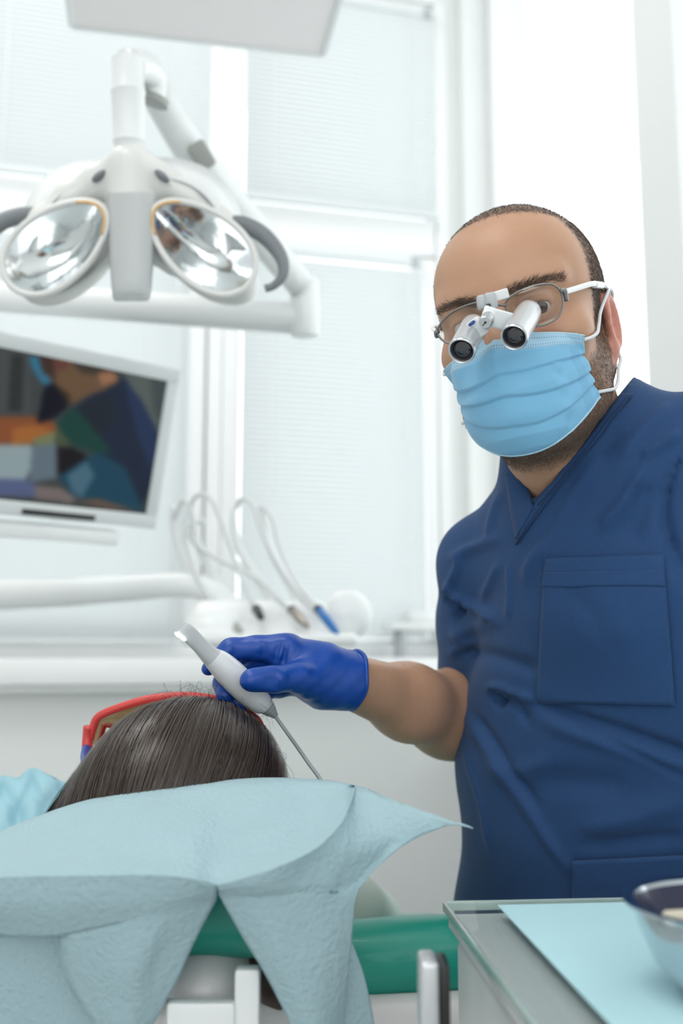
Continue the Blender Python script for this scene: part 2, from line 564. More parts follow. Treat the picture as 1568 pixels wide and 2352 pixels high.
# right wall: a tall window close to the corner, a post, another window
tA, tB, tC, tD = 0.05, 1.15, 1.31, 2.55
zRs, zRt = 0.95, 4.05
wallgroup('wall_right', [(S_CORNER, S_CORNER + TH, 0, zRs, -TH, 6.4), (S_CORNER, S_CORNER + TH, zRt, CEIL, -TH, 6.4),
                         (S_CORNER, S_CORNER + TH, zRs, zRt, -TH, tA), (S_CORNER, S_CORNER + TH, zRs, zRt, tB, tC),
                         (S_CORNER, S_CORNER + TH, zRs, zRt, tD, 6.4)], M['wall'])
wallgroup('wall_fill_block', [(-5.2, S_CORNER, 0, 1.25, 6.2, 6.4)], M['wall'])  # unseen half-height wall, added to block low fill light from behind
wallgroup('wall_left', [(-5.2, -5.0, 0, CEIL, -TH, 6.4)], M['wall'])
# sill ledge
z_l0 = wallpx(200, 1574, 0.14)[1]
z_l1 = wallpx(200, 1512, 0.14)[1]
wbox('trim_1', sL0 - 0.1, S_CORNER, z_l0, z_l1, 0.0, 0.14, M['frame'], bev=0.008, kind=ST)
wbox('trim_2', sL0 - 0.1, S_CORNER, z_l0 - 0.02, z_l0 - 0.001, 0.0, 0.115, M['wall'], bev=0.004, kind=ST)
def window(name, s0, s1, parts, panes):
    root = bpy.data.objects.new(name, None); col.objects.link(root)
    root.location = W(s0, -0.06, zSill); root.matrix_world = Matrix.Translation(root.location)
    root['kind'] = ST
    for nm, a, b, c, d, n0, n1 in parts:
        wbox(nm, a, b, c, d, n0, n1, M['frame'], root, 0.006)
    for a, b, c, d in panes:
        wbox('pane', a, b, c, d, -0.075, -0.069, M['pane'], root)
    return root
zB = zSill - 0.06
fw = 0.05
window('window_1', sL0, sL1 + 0.045,
       [('frame_post', sL0, sL0 + fw, zB, zTop, -0.11, -0.01), ('frame_post', sL1, sL1 + 0.045, zB, zTop, -0.11, 0.012),
        ('transom', sL0, sL1, zTr0 + 0.01, zTr1 - 0.01, -0.11, -0.005), ('bottom_rail', sL0, sL1, zB, zSill + 0.035, -0.11, -0.01),
        ('sash_stile', sL1 - 0.085, sL1 - 0.006, zSill + 0.035, zTr0, -0.10, 0.0), ('sash_rail', sL0 + fw, sL1 - 0.085, zSill + 0.035, zSill + 0.09, -0.10, -0.005),
        ('top_rail', sL0, sL1, zTop - 0.05, zTop, -0.11, -0.01)],
       [(sL0 + fw, sL1, zTr1, zTop - 0.05), (sL0 + fw, sL1 - 0.08, zSill + 0.09, zTr0)])
window('window_2', sL1 + 0.045, sR1,
       [('frame_post', sL1 + 0.046, sM1 + 0.004, zB, zTop, -0.11, 0.010), ('frame_post', sR1, sR1 + 0.045, zB, zTop, -0.11, 0.006),
        ('transom', sM1, sR1, zTr0 + 0.01, zTr1 - 0.01, -0.11, -0.005), ('bottom_rail', sM1, sR1, zB, zSill + 0.035, -0.11, -0.01),
        ('sash_stile', sR1 - 0.045, sR1 - 0.002, zSill + 0.035, zTr0, -0.10, 0.0), ('top_rail', sM1, sR1, zTop - 0.05, zTop, -0.11, -0.01)],
       [(sM1, sR1, zTr1, zTop - 0.05), (sM1, sR1 - 0.03, zSill + 0.035, zTr0)])
def rwindow(name, t0, t1):
    root = bpy.data.objects.new(name, None); col.objects.link(root)
    root.location = W(S_CORNER + 0.1, t0, zRs); root.matrix_world = Matrix.Translation(root.location)
    root['kind'] = ST
    a, b = S_CORNER + 0.09, S_CORNER + 0.15
    for nm, n0, n1, z0, z1 in (('frame_post', t0, t0 + 0.05, zRs, zRt), ('frame_post', t1 - 0.05, t1, zRs, zRt),
                               ('frame_rail', t0 + 0.05, t1 - 0.05, zRs, zRs + 0.06), ('frame_rail', t0 + 0.05, t1 - 0.05, zRt - 0.06, zRt)):
        wbox(nm, a, b, z0, z1, n0, n1, M['frame'], root, 0.006)
    wbox('pane', a + 0.027, a + 0.033, zRs + 0.06, zRt - 0.06, t0 + 0.05, t1 - 0.05, M['pane'], root)
rwindow('window_3', tA, tB)
rwindow('window_4', tC, tD)

# ------------------------------------------------------------------ venetian blinds
def slat_me(L):
    V, Fc = [], []
    wd, n = 0.0245, 4
    for side in (0, 1):
        for i in range(n + 1):
            u = i / n - 0.5
            y, z = wd * u, 0.0022 * (1 - 4 * u * u) - side * 0.0005
            V += [(-L / 2, y, z), (L / 2, y, z)]
    q = 2 * (n + 1)
    for i in range(n):
        a = 2 * i
        Fc.append((a, a + 1, a + 3, a + 2))
        Fc.append((q + a, q + a + 2, q + a + 3, q + a + 1))
    Fc += [(0, 2 * n, q + 2 * n, q), (1, q + 1, q + 2 * n + 1, 2 * n + 1)]
    return mesh('slat', V, Fc)
def blind(label, s0, s1, z0, z1, n, cords, lift=None):
    root = thing('venetian_blind', label, 'window blind', W((s0 + s1) / 2, n, z0), 'venetian blinds on the far windows')
    wbox('headrail', s0, s1, z1 - 0.026, z1, n - 0.014, n + 0.014, M['blindrail'], root, 0.003)
    wbox('bottom_rail', s0, s1, z0, z0 + 0.013, n - 0.012, n + 0.012, M['blindrail'], root, 0.003)
    me = slat_me(s1 - s0 - 0.004)
    me.materials.append(M['slat'])
    z = z0 + 0.026
    while z < z1 - 0.035:
        o = bpy.data.objects.new('slat', me)
        o.matrix_world = WM @ Matrix.Translation(((s0 + s1) / 2, -n, z)) @ Matrix.Rotation(R(-60), 4, 'X')
        col.objects.link(o)
        o.parent = root
        o.matrix_parent_inverse = root.matrix_world.inverted()
        z += 0.0182
    for c in cords:
        wbox('ladder_cord', c - 0.0012, c + 0.0012, z0, z1, n + 0.0125, n + 0.0145, M['elastic'], root)
    for a in (s0 + 0.03, s1 - 0.03):
        wbox('bracket', a - 0.012, a + 0.012, z1 - 0.028, z1 + 0.008, n - 0.016, n + 0.017, M['greypl'], root, 0.002)
    if lift:
        me = tube_me('lift_cord', [W(lift[0], n + 0.03, z1 - 0.02), W(lift[0] + 0.002, n + 0.032, (z1 + lift[1]) / 2), W(lift[0], n + 0.03, lift[1])], 0.0022, 8)
        link('lift_cord', me, M['elastic'], root)
    return root
nb = 0.022
zlb = wallpx(700, 1478, nb)[1]
zlt = wallpx(830, 586, nb)[1]
zub = wallpx(800, 482, nb)[1]
blind('blind on the upper right far window, left of the man\'s head', sM1 + 0.006, sR1 - 0.004, zub, zTop - 0.052, nb, [sM1 + 0.10, sR1 - 0.09])
blind('blind on the tall lower right far window, behind the gloved hand', sM1 + 0.006, wallpx(974, 900, nb)[0], zlb, zlt, nb, [sM1 + 0.10, sR1 - 0.12])
blind('blind on the upper left far window, behind the dental lamp post', sL0 + 0.05, sL1 - 0.004, zub, zTop - 0.052, nb, [sL1 - 0.12, sL1 - 0.65])
blind('blind on the lower left far window, behind the monitor', sL0 + 0.05, wallpx(432, 900, nb)[0], zlb, zlt, nb, [sL1 - 0.2, sL1 - 0.7], (wallpx(393, 1300, nb)[0], zSill + 0.0))

# ------------------------------------------------------------------ hanging ceiling panel
def hang_panel():
    zc = 2.42
    def on(px, py):
        r = ray(px, py)
        return CAM + r * ((zc - CAM.z) / r.z)
    A, B = on(165, 62), on(742, 128)          # far edge
    ex = (B - A); L = ex.length; ex.normalize()
    ey = Vector((ex.y, -ex.x, 0))             # toward the camera
    root = thing('ceiling_panel', 'flat white panel hung from the ceiling above the dental lamp', 'ceiling panel', (A + B) / 2 + ey * 0.4)
    Mx = frame((A + B) / 2, ex, ey, Vector((0, 0, 1)))
    link('panel_board', box_me('panel_board', L, 0.9, 0.03, 0.008, 3, Mx @ Matrix.Translation((0, 0.45, 0.015))), mat('panel_white', (0.93, 0.90, 0.90), 0.5, noise=0.01), root)
    for sx in (-1, 1):
        link('edge_trim', box_me('edge_trim', 0.014, 0.9, 0.036, 0.003, 2, Mx @ Matrix.Translation((sx * (L / 2), 0.45, 0.015))), M['plastic'], root)
    link('edge_trim', box_me('edge_trim', L, 0.014, 0.036, 0.003, 2, Mx @ Matrix.Translation((0, 0.0, 0.015))), M['plastic'], root)
    for sx in (-1, 1):
        for y in (0.15, 0.75):
            p = Mx @ Vector((sx * L * 0.4, y, 0.03))
            link('hanger_rod', tube_me('hanger_rod', [p, Vector((p.x, p.y, CEIL))], 0.006, 8), M['steel'], root)
hang_panel()

# ------------------------------------------------------------------ dental lamp
def lamp():
    d = 1.45
    root = thing('dental_lamp', 'white two-lobed dental lamp on a jointed arm above the patient', 'dental lamp', P(300, 600, d))
    # swing arm: long low beam, elbow, slanted beam, joint, drop tube
    low = PP([(-420, 650, 1.95), (0, 682, 1.93), (360, 708, 1.91), (640, 728, 1.89), (700, 730, 1.885)])
    link('lower_arm', tube_me('lower_arm', catmull(low, 6), 0.030, 24), M['plastic'], root)
    e0, e1 = P(700, 775, 1.88), P(697, 632, 1.88)
    link('elbow', lathe_me('elbow', [(0, 0.018), (0.02, 0.026), (0.06, 0.028), (0.9, 0.028), (0.97, 0.022), (1.0, 0.008)], e0, e1), M['plastic'], root)
    up = PP([(690, 655, 1.86), (560, 500, 1.78), (450, 365, 1.70), (352, 205, 1.62)])
    ua = link('upper_arm', tube_me('upper_arm', catmull(up, 6), [0.026 + 0.004 * math.sin(i / 18 * math.pi) for i in range(19)], 24), M['plastic'], root)
    # grey window on the slanted arm
    a, b = P(432, 328, 1.67), P(462, 378, 1.69)
    t = (b - a).normalized()
    vw = (CAM - a).normalized()
    sd = t.cross(vw).normalized()
    nn = sd.cross(t)
    if nn.dot(vw) < 0: nn = -nn
    c = (a + b) / 2 + nn * 0.021
    link('arm_cap', box_me('arm_cap', 0.046, 0.032, 0.014, 0.006, 3, frame(c + RGT * 0.010, t, sd, nn)), M['greycap'], ua)
    jo = PP([(345, 235, 1.56), (352, 185, 1.56), (330, 155, 1.52), (295, 150, 1.47)])
    link('joint', tube_me('joint', catmull(jo, 6), [0.020 + 0.004 * (i / 18) for i in range(19)], 20), M['plastic'], root)
    link('joint_ring', lathe_me('joint_ring', [(0, 0.016), (0.1, 0.024), (0.9, 0.024), (1, 0.016)], P(350, 238, 1.55), P(355, 222, 1.55)), M['greycap'], root)
    k = d / F
    tp, bt = P(292, 128, d), P(298, 366, d)
    prof = [(0, 0.004), (0.012, 0.016), (0.04, 36 * k), (0.33, 38 * k), (0.345, 40 * k), (0.365, 40 * k), (0.38, 38 * k), (0.82, 37 * k), (0.84, 38 * k), (0.86, 34 * k), (1.0, 31 * k)]
    dt = link('drop_tube', lathe_me('drop_tube', prof, tp, bt), M['plastic'], root)
    # small printed sticker on the tube
    q = P(291, 354, d - 0.0205)
    link('sticker', box_me('sticker', 0.018, 0.001, 0.009, 0.0003, 1, Matrix.Translation(q)), mat('sticker_blue', (0.12, 0.25, 0.55), 0.5, noise=0.5, nscale=260), dt)
    # shell
    lx, ly, lz = RGT, Vector((0, -0.988, -0.156)), Vector((0, -0.156, 0.988))   # lz up, ly toward the viewer (slightly down)
    c0 = P(300, 560, d)
    f = Field(axis(c0.x - 0.22, c0.x + 0.22, 0.0035), axis(c0.y - 0.16, c0.y + 0.20, 0.0035), axis(c0.z - 0.12, c0.z + 0.16, 0.0035))
    f.cone(P(300, 385, d + 0.0), P(300, 560, d + 0.01), 0.034, 0.036, 0.02)
    def lobe(sg):
        c = P(301 + sg * 166, 570, d - 0.016) + Vector((0, 0.046, 0))
        a = R(-38 * sg)
        ex = lx * math.cos(a) + lz * math.sin(a)
        ez = -lx * math.sin(a) + lz * math.cos(a)
        return c, ex, ez
    for sg in (-1, 1):
        c, ex, ez = lobe(sg)
        f.ell(c + Vector((0, 0.010, 0.003)), (0.087, 0.046, 0.0495), (ex, ly, ez), 0.02)
        # shoulder of the shell sweeping from the post over the lobe
        arc = [(P(300 + sg * x, y, d + 0.02), r) for x, y, r in ((15, 400, 0.022), (75, 420, 0.02), (140, 455, 0.017), (205, 510, 0.015), (255, 570, 0.012))]
        f.chain(arc, 0.03)
        f.cone(P(300 + sg * 40, 560, d + 0.02), P(300 + sg * 90, 610, d + 0.02), 0.018, 0.012, 0.02)
    for sg in (-1, 1):
        c, ex, ez = lobe(sg)
        f.ell(c - Vector((0, 0.046, 0)), (0.088, 0.066, 0.0525), (ex, ly, ez), 0.004, 'sub')
    V, Q = f.build(3)
    sh = link('lamp_shell', npmesh('lamp_shell', V, Q), M['shell'], root)
    # front tongue
    g = []
    for t, hw in ((0.0, 54), (0.06, 56), (0.3, 55), (0.6, 51), (0.88, 46), (0.95, 44), (0.985, 41), (1.0, 36)):
        y = 440 + 252 * t
        row = []
        for i in range(13):
            u = i / 12 * 2 - 1
            bulge = math.sqrt(max(0, 1 - 0.8 * u * u))
            row.append(P(302 + hw * u, y, d - 0.012 - 0.034 * bulge + 0.008 * max(0, t - 0.9) / 0.1))
        g.append(row)
    me, _ = grid_me('front_cover', g, True, 3)
    o = link('front_cover', me, M['tongue'], root)
    solid(o, 0.02, 1)
    # reflectors with rims
    for sg in (-1, 1):
        c, ex, ez = lobe(sg)
        cc = c - Vector((0, 0.046, 0))
        n = 64
        rimpts = []
        V, Fc = [], []
        rings = 14
        for j in range(rings + 1):
            rr = j / rings
            for i in range(n):
                a = 2 * math.pi * i / n
                egg = 1 + 0.16 * math.cos(a) * sg
                X = 0.0860 * math.cos(a) * rr
                Z = 0.0510 * math.sin(a) * rr * egg
                dep = 0.052 * (1 - rr * rr)
                # inner end of the dish turns toward the middle of the lamp
                V.append(cc + ex * X + ez * Z - ly * (dep - 0.012))
                if j == rings: rimpts.append(V[-1] + ly * 0.002)
        for j in range(rings):
            for i in range(n):
                Fc.append((j * n + i, j * n + (i + 1) % n, (j + 1) * n + (i + 1) % n, (j + 1) * n + i))
        link('reflector', mesh('reflector', V, Fc), M['mirror'], root)
        rim = link('reflector_rim', tube_me('reflector_rim', rimpts, 0.0048, 10, closed=True), M['shell'], root)
        # amber trim at the inner end of each reflector
        inner = []
        for i in range(17):
            a = (math.pi if sg > 0 else 0) + (i / 16 - 0.5) * 1.5
            egg = 1 + 0.16 * math.cos(a) * sg
            inner.append(cc + ex * 0.083 * math.cos(a) + ez * 0.0485 * math.sin(a) * egg + ly * 0.0185)
        link('amber_trim', tube_me('amber_trim', inner, 0.0022, 8), M['amber'], rim)
        # hollow on the shell next to the post
        q = P(300 + sg * 72, 404, d - 0.014)
        bm = bmesh.new()
        bmesh.ops.create_uvsphere(bm, u_segments=20, v_segments=12, radius=1.0)
        bmesh.ops.transform(bm, matrix=frame(q, ex * 0.013, ly * 0.008, ez * 0.0055), verts=bm.verts)
        link('shell_vent', bm_mesh('shell_vent', bm), M['greyrub'], sh)
        # clear visor behind the shell
        vis = [[], []]
        for i in range(17):
            t = i / 16
            x = 60 + 195 * math.sin(t * math.pi / 2) ** 0.95
            y = 366 + 175 * (1 - math.cos(t * math.pi / 2)) ** 1.15
            vis[0].append(P(300 + sg * x, y, d + 0.05))
            vis[1].append(P(300 + sg * (x * 0.86), y + 45, d - 0.005))
        me, _ = grid_me('visor', vis, True, 2)
        solid(link('visor', me, M['plastic'], root), 0.003)
    # curved grey handles
    hr = PP([(528, 512, d + 0.02), (565, 518, d + 0.01), (610, 545, d - 0.005), (645, 590, d - 0.015), (650, 630, d - 0.02), (630, 655, d - 0.02), (608, 663, d - 0.02)])
    nr = len(catmull(hr, 6))
    link('handle', tube_me('handle', catmull(hr, 6), [0.011 + 0.0015 * math.sin(i / nr * 6) - 0.0062 * max(0, i / nr - 0.25) for i in range(nr)], 16), M['greyrub'], root)
    hl = PP([(82, 494, d + 0.02), (45, 496, d + 0.01), (0, 512, d - 0.005), (-35, 545, d - 0.015), (-48, 590, d - 0.02), (-35, 630, d - 0.02), (-12, 650, d - 0.02)])
    link('handle', tube_me('handle', catmull(hl, 6), [0.0125 - 0.0065 * max(0, i / nr - 0.35) for i in range(nr)], 16), M['greyrub'], root)
lamp()

# ------------------------------------------------------------------ monitor
def monitor():
    hx = Vector((math.cos(R(41)), math.sin(R(41)), 0))
    TR = P(414, 850, 2.05)
    r = ray(356, 1215)
    dd = (TR - CAM).dot(hx) / r.dot(hx)
    BR = CAM + r * dd
    vy = (TR - BR)
    Hh = vy.length
    vy.normalize()
    nz = hx.cross(vy).normalized()
    if nz.dot(CAM - TR) < 0: nz = -nz
    def loc(px, py, lift=0.0):
        r = ray(px, py)
        t = (BR + nz * lift - CAM).dot(nz) / r.dot(nz)
        p = CAM + r * t - BR
        return p.dot(hx), p.dot(vy)
    Wd = 0.50
    MM = frame(BR, hx, vy, nz)
    root = thing('monitor', 'white-framed flat monitor on an arm, showing a masked man in navy', 'monitor', BR - hx * Wd / 2)
    sx1, sy1 = loc(386, 876)
    sx0, sy0 = loc(334, 1181)
    y0, y1, x1 = sy0, sy1, (sx0 + sx1) / 2
    x0 = -Wd - x1
    # bezel bars (outer box minus the screen)
    bars = [(-Wd, 0, y1, Hh), (-Wd, 0, 0, y0), (x1, 0, y0, y1), (-Wd, x0, y0, y1)]
    for a, b, c, d in bars:
        link('bezel_bar', box_me('bezel_bar', b - a, d - c, 0.022, 0.002, 2, MM @ Matrix.Translation(((a + b) / 2, (c + d) / 2, -0.009))), mat('monitor_bezel', (0.62, 0.655, 0.66), 0.4, noise=0.02), root)
    link('back_shell', box_me('back_shell', Wd, Hh, 0.03, 0.008, 2, MM @ Matrix.Translation((-Wd / 2, Hh / 2, -0.036))), M['plastic'], root)
    nx, ny = 240, 170
    X, Y = np.meshgrid(np.linspace(x0, x1, nx), np.linspace(y0, y1, ny))
    pts = np.array(BR) + X[..., None] * np.array(hx) + Y[..., None] * np.array(vy) - 0.002 * np.array(nz)
    pr = project(pts.reshape(-1, 3))
    C = np.zeros((len(pr), 3)); C[:] = (62, 66, 66)
    def poly(pp, c, soft=None):
        # polygon in the crop frame of the picture (3.409 px per px, origin 0,740)
        q = np.array(pp, float) / 3.409 + np.array([0, 740])
        x, y = pr[:, 0], pr[:, 1]
        ins = np.zeros(len(pr), bool)
        n = len(q)
        for i in range(n):
            (xa, ya), (xb, yb) = q[i], q[i - 1]
            cr = ((ya > y) != (yb > y)) & (x < (xb - xa) * (y - ya) / (yb - ya + 1e-9) + xa)
            ins ^= cr
        C[ins] = c
    poly([(-900, -100), (240, 200), (240, 720), (-900, 720)], (70, 74, 76))
    poly([(90, 250), (190, 260), (170, 700), (60, 700)], (44, 48, 48))
    poly([(960, 380), (1330, 450), (1240, 900), (1100, 640)], (86, 94, 92))
    poly([(1180, 420), (1330, 450), (1260, 800), (1200, 700)], (66, 76, 76))
    poly([(-900, 740), (270, 740), (440, 790), (430, 860), (260, 940), (-900, 1000)], (132, 76, 44))
    poly([(100, 830), (300, 800), (420, 860), (260, 950), (90, 960)], (158, 98, 48))
    poly([(250, 920), (440, 850), (430, 950), (280, 980)], (112, 120, 88))
    poly([(-900, 950), (250, 960), (260, 1100), (200, 1240), (-900, 1220)], (142, 160, 164))
    poly([(250, 970), (440, 950), (450, 1220), (230, 1260)], (96, 112, 124))
    poly([(560, 680), (760, 540), (960, 420), (1100, 600), (1260, 900), (1180, 1300), (1090, 1480), (800, 1100), (700, 900)], (26, 38, 58))
    poly([(620, 640), (860, 560), (900, 760), (780, 900), (980, 1130), (860, 1000), (650, 780)], (28, 36, 46))
    poly([(960, 420), (1100, 600), (1260, 900), (1200, 1200), (1080, 900)], (34, 50, 82))
    poly([(330, 260), (560, 300), (620, 360), (830, 370), (940, 460), (820, 530), (700, 570), (560, 640), (500, 600), (440, 480), (380, 440)], (104, 80, 58))
    poly([(300, 250), (420, 280), (440, 470), (380, 420), (330, 380)], (64, 44, 38))
    poly([(430, 290), (540, 310), (520, 370), (440, 380)], (98, 60, 54))
    poly([(560, 320), (860, 360), (780, 420), (640, 400)], (62, 54, 46))
    poly([(760, 400), (880, 380), (930, 450), (800, 500)], (152, 108, 80))
    poly([(430, 490), (540, 560), (560, 660), (480, 620)], (52, 40, 30))
    poly([(230, 260), (300, 270), (330, 390), (400, 450), (370, 510), (300, 440), (250, 350)], (48, 116, 148))
    poly([(350, 500), (420, 480), (500, 600), (530, 660), (440, 740), (290, 800)], (8, 10, 26))
    poly([(540, 680), (610, 690), (880, 1020), (760, 1030), (560, 960), (440, 900), (450, 780)], (20, 62, 56))
    poly([(440, 800), (560, 960), (470, 980), (440, 900)], (70, 82, 58))
    poly([(450, 980), (560, 980), (690, 1050), (450, 1210)], (20, 16, 22))
    poly([(450, 1210), (700, 1050), (780, 1020), (980, 1140), (1130, 1490), (900, 1440), (640, 1380), (560, 1350)], (24, 66, 86))
    poly([(520, 1200), (680, 1090), (740, 1200), (640, 1380), (560, 1320)], (70, 104, 122))
    poly([(-900, 1200), (200, 1230), (300, 1290), (290, 1370), (-900, 1330)], (84, 96, 132))
    poly([(280, 1280), (480, 1300), (600, 1380), (560, 1420), (270, 1380)], (116, 106, 104))
    poly([(600, 1400), (760, 1380), (1080, 1480), (900, 1470)], (104, 82, 70))
    for _ in range(16):      # soften the painted edges a little
        A = C.reshape(ny, nx, 3)
        A[1:-1, 1:-1] = (A[1:-1, 1:-1] * 2 + A[:-2, 1:-1] + A[2:, 1:-1] + A[1:-1, :-2] + A[1:-1, 2:]) / 6
        C = A.reshape(-1, 3)
    lin = np.where(C / 255 <= 0.04045, C / 255 / 12.92, ((C / 255 + 0.055) / 1.055) ** 2.4)
    i = np.arange(nx * ny).reshape(ny, nx)
    Q = np.stack([i[:-1, :-1], i[:-1, 1:], i[1:, 1:], i[1:, :-1]], -1).reshape(-1, 4)
    me = npmesh('screen', pts.reshape(-1, 3), Q)
    ca = me.color_attributes.new('picture', 'FLOAT_COLOR', 'POINT')
    ca.data.foreach_set('color', np.concatenate([lin, np.ones((len(lin), 1))], 1).astype(np.float32).ravel())
    ms = mat('screen_picture', (0.004, 0.004, 0.004), 0.5, spec=0.1)
    an = ms.node_tree.nodes.new('ShaderNodeAttribute'); an.attribute_name = 'picture'
    bs = ms.node_tree.nodes['Principled BSDF']
    ms.node_tree.links.new(an.outputs['Color'], bs.inputs['Emission Color'])
    bs.inputs['Emission Strength'].default_value = 0.74
    link('screen', me, ms, root)
    bx, by = loc(135, 1182)
    ang = Matrix.Rotation(0, 4, 'Z')
    link('sensor_bar', box_me('sensor_bar', 0.150, 0.0105, 0.004, 0.001, 1, MM @ Matrix.Translation((bx, by, 0.003))), M['black'], root)
    bx, by = loc(140, 1228)
    link('keyboard_shelf', box_me('keyboard_shelf', 0.26, 0.03, 0.05, 0.006, 2, MM @ Matrix.Translation((bx, by, -0.03))), M['plastic'], root)
    c = MM @ Vector((-Wd * 0.55, Hh * 0.4, -0.05))
    link('mount_arm', tube_me('mount_arm', catmull([c, c - nz * 0.10, c - nz * 0.16 + Vector((-0.2, 0, -0.05)), c + Vector((-0.7, 0.25, -0.08))], 6), 0.025, 16), M['plastic'], root)
monitor()

# ------------------------------------------------------------------ instrument unit in the background
def unit():
    d = 2.15
    root = thing('instrument_unit', 'white dental instrument table with whip hoses under the blinds', 'dental unit', P(640, 1470, d))
    c0 = P(620, 1425, d)
    f = Field(axis(c0.x - 0.32, c0.x + 0.32, 0.006), axis(c0.y - 0.2, c0.y + 0.25, 0.006), axis(c0.z - 0.12, c0.z + 0.14, 0.006))
    f.box(P(625, 1470, d), (0.185, 0.10, 0.014), None, 0.012, 0.01)
    f.box(P(600, 1425, d + 0.04), (0.15, 0.06, 0.045), None, 0.03, 0.03)
    f.ell(P(490, 1440, d - 0.02), (0.06, 0.06, 0.03), None, 0.03)
    V, Q = f.build(2)
    body = link('table_body', npmesh('table_body', V, Q), M['plastic'], root)
    # round white lamp-like cover at the right end
    a, b = P(795, 1412, d + 0.06), P(797, 1410, d - 0.0)
    link('round_cover', lathe_me('round_cover', [(0, 0.054), (0.3, 0.056), (0.75, 0.053), (0.95, 0.042), (1.05, 0.02), (1.08, 0.001)], a, b), M['plastic'], root)
    # support beam to the left
    bm_ = PP([(-420, 1372, 2.25), (0, 1366, 2.24), (220, 1356, 2.22), (440, 1345, 2.2), (540, 1400, 2.18)])
    link('support_beam', tube_me('support_beam', catmull(bm_, 6), [0.038 - 0.014 * i / 24 for i in range(25)], 20), M['plastic'], root)
    link('under_knob', lathe_me('under_knob', [(0, 0.004), (0.2, 0.012), (0.8, 0.012), (1, 0.008)], P(737, 1500, d - 0.06), P(737, 1478, d - 0.06)), M['greycap'], root)
    # whip arms and hoses: upper end, top of the loop, handpiece holder
    hoses = [
        [(400, 1190, .08), (420, 1150, .07), (432, 1170, .06), (425, 1240, .04), (455, 1330, .02), (505, 1405, 0), (542, 1442, -.02)],
        [(430, 1180, .1), (450, 1140, .08), (480, 1142, .06), (500, 1180, .04), (530, 1260, .02), (560, 1340, 0), (590, 1400, -.02)],
        [(470, 1195, .1), (430, 1215, .09), (460, 1260, .07), (530, 1300, .05), (590, 1330, .02), (635, 1370, 0), (668, 1400, -.02)],
        [(540, 1170, .1), (556, 1145, .08), (580, 1160, .06), (600, 1220, .04), (640, 1300, .02), (690, 1370, 0), (728, 1405, -.02)],
        [(590, 1190, .12), (600, 1165, .1), (625, 1190, .08), (640, 1250, .06), (670, 1320, .03), (705, 1370, 0), (735, 1400, -.02)],
    ]
    for i, h in enumerate(hoses):
        pts = catmull([P(x, y, d + q) for x, y, q in h], 8)
        hs = link('hose', tube_me('hose', pts, 0.0052, 10), M['hose'], root)
    arms = [[(395, 1160, .09), (405, 1240, .08), (450, 1330, .05), (520, 1420, .03)],
            [(440, 1170, .1), (455, 1250, .09), (500, 1340, .06), (560, 1425, .03)],
            [(535, 1165, .1), (545, 1250, .09), (600, 1340, .06), (660, 1425, .03)],
            [(600, 1170, .1), (620, 1260, .09), (670, 1350, .06), (715, 1425, .03)]]
    for h in arms:
        pts = catmull([P(x, y, d + q) for x, y, q in h], 8)
        link('whip_arm', tube_me('whip_arm', pts, [0.0075 + 0.005 * k / len(pts) for k in range(len(pts))], 12), M['plastic'], root)
    for nm, a, b, m in (('handpiece', (535, 1432), (552, 1455), 'greycap'), ('handpiece', (588, 1398), (600, 1420), 'black'),
                        ('handpiece', (668, 1398), (706, 1440), 'taupe'), ('blue_handpiece', (728, 1395), (776, 1458), 'blueprobe')):
        A, B = P(a[0], a[1], d - 0.03), P(b[0], b[1], d - 0.09)
        h = link(nm, lathe_me(nm, [(0, 0.006), (0.08, 0.009), (0.5, 0.0095), (0.85, 0.008), (1, 0.005)], A, B, 20), M[m], root)
        link('coupling', lathe_me('coupling', [(0, 0.007), (0.5, 0.0105), (1, 0.007)], A + (A - B) * 0.02, A + (B - A) * 0.16, 20), M['black'], h)
unit()

def side_table():
    s0, s1 = wallpx(884, 1440, 0.07)[0], S_CORNER - 0.02
    zt = wallpx(960, 1440, 0.07)[1]
    root = thing('ledge_stand', 'small white stand on the window ledge behind the man\'s elbow', 'stand', W((s0 + s1) / 2, 0.085, z_l1))
    wbox('stand_top', s0, s1, zt - 0.012, zt + 0.012, 0.038, 0.132, M['plastic'], root, 0.004)
    for s in (s0 + 0.045, s1 - 0.03):
        for n in (0.052, 0.118):
            wbox('leg', s - 0.010, s + 0.010, z_l1 + 0.0002, zt - 0.012, n - 0.008, n + 0.008, M['greypl'], root, 0.003)
    sa, za = wallpx(935, 1430, 0.085)
    b = wbox('plastic_box', sa, sa + 0.11, zt + 0.0122, zt + 0.05, 0.05, 0.12, M['plastic'], None, 0.006)
    tag(b, 'low white plastic box on the stand on the window ledge', 'box')
side_table()

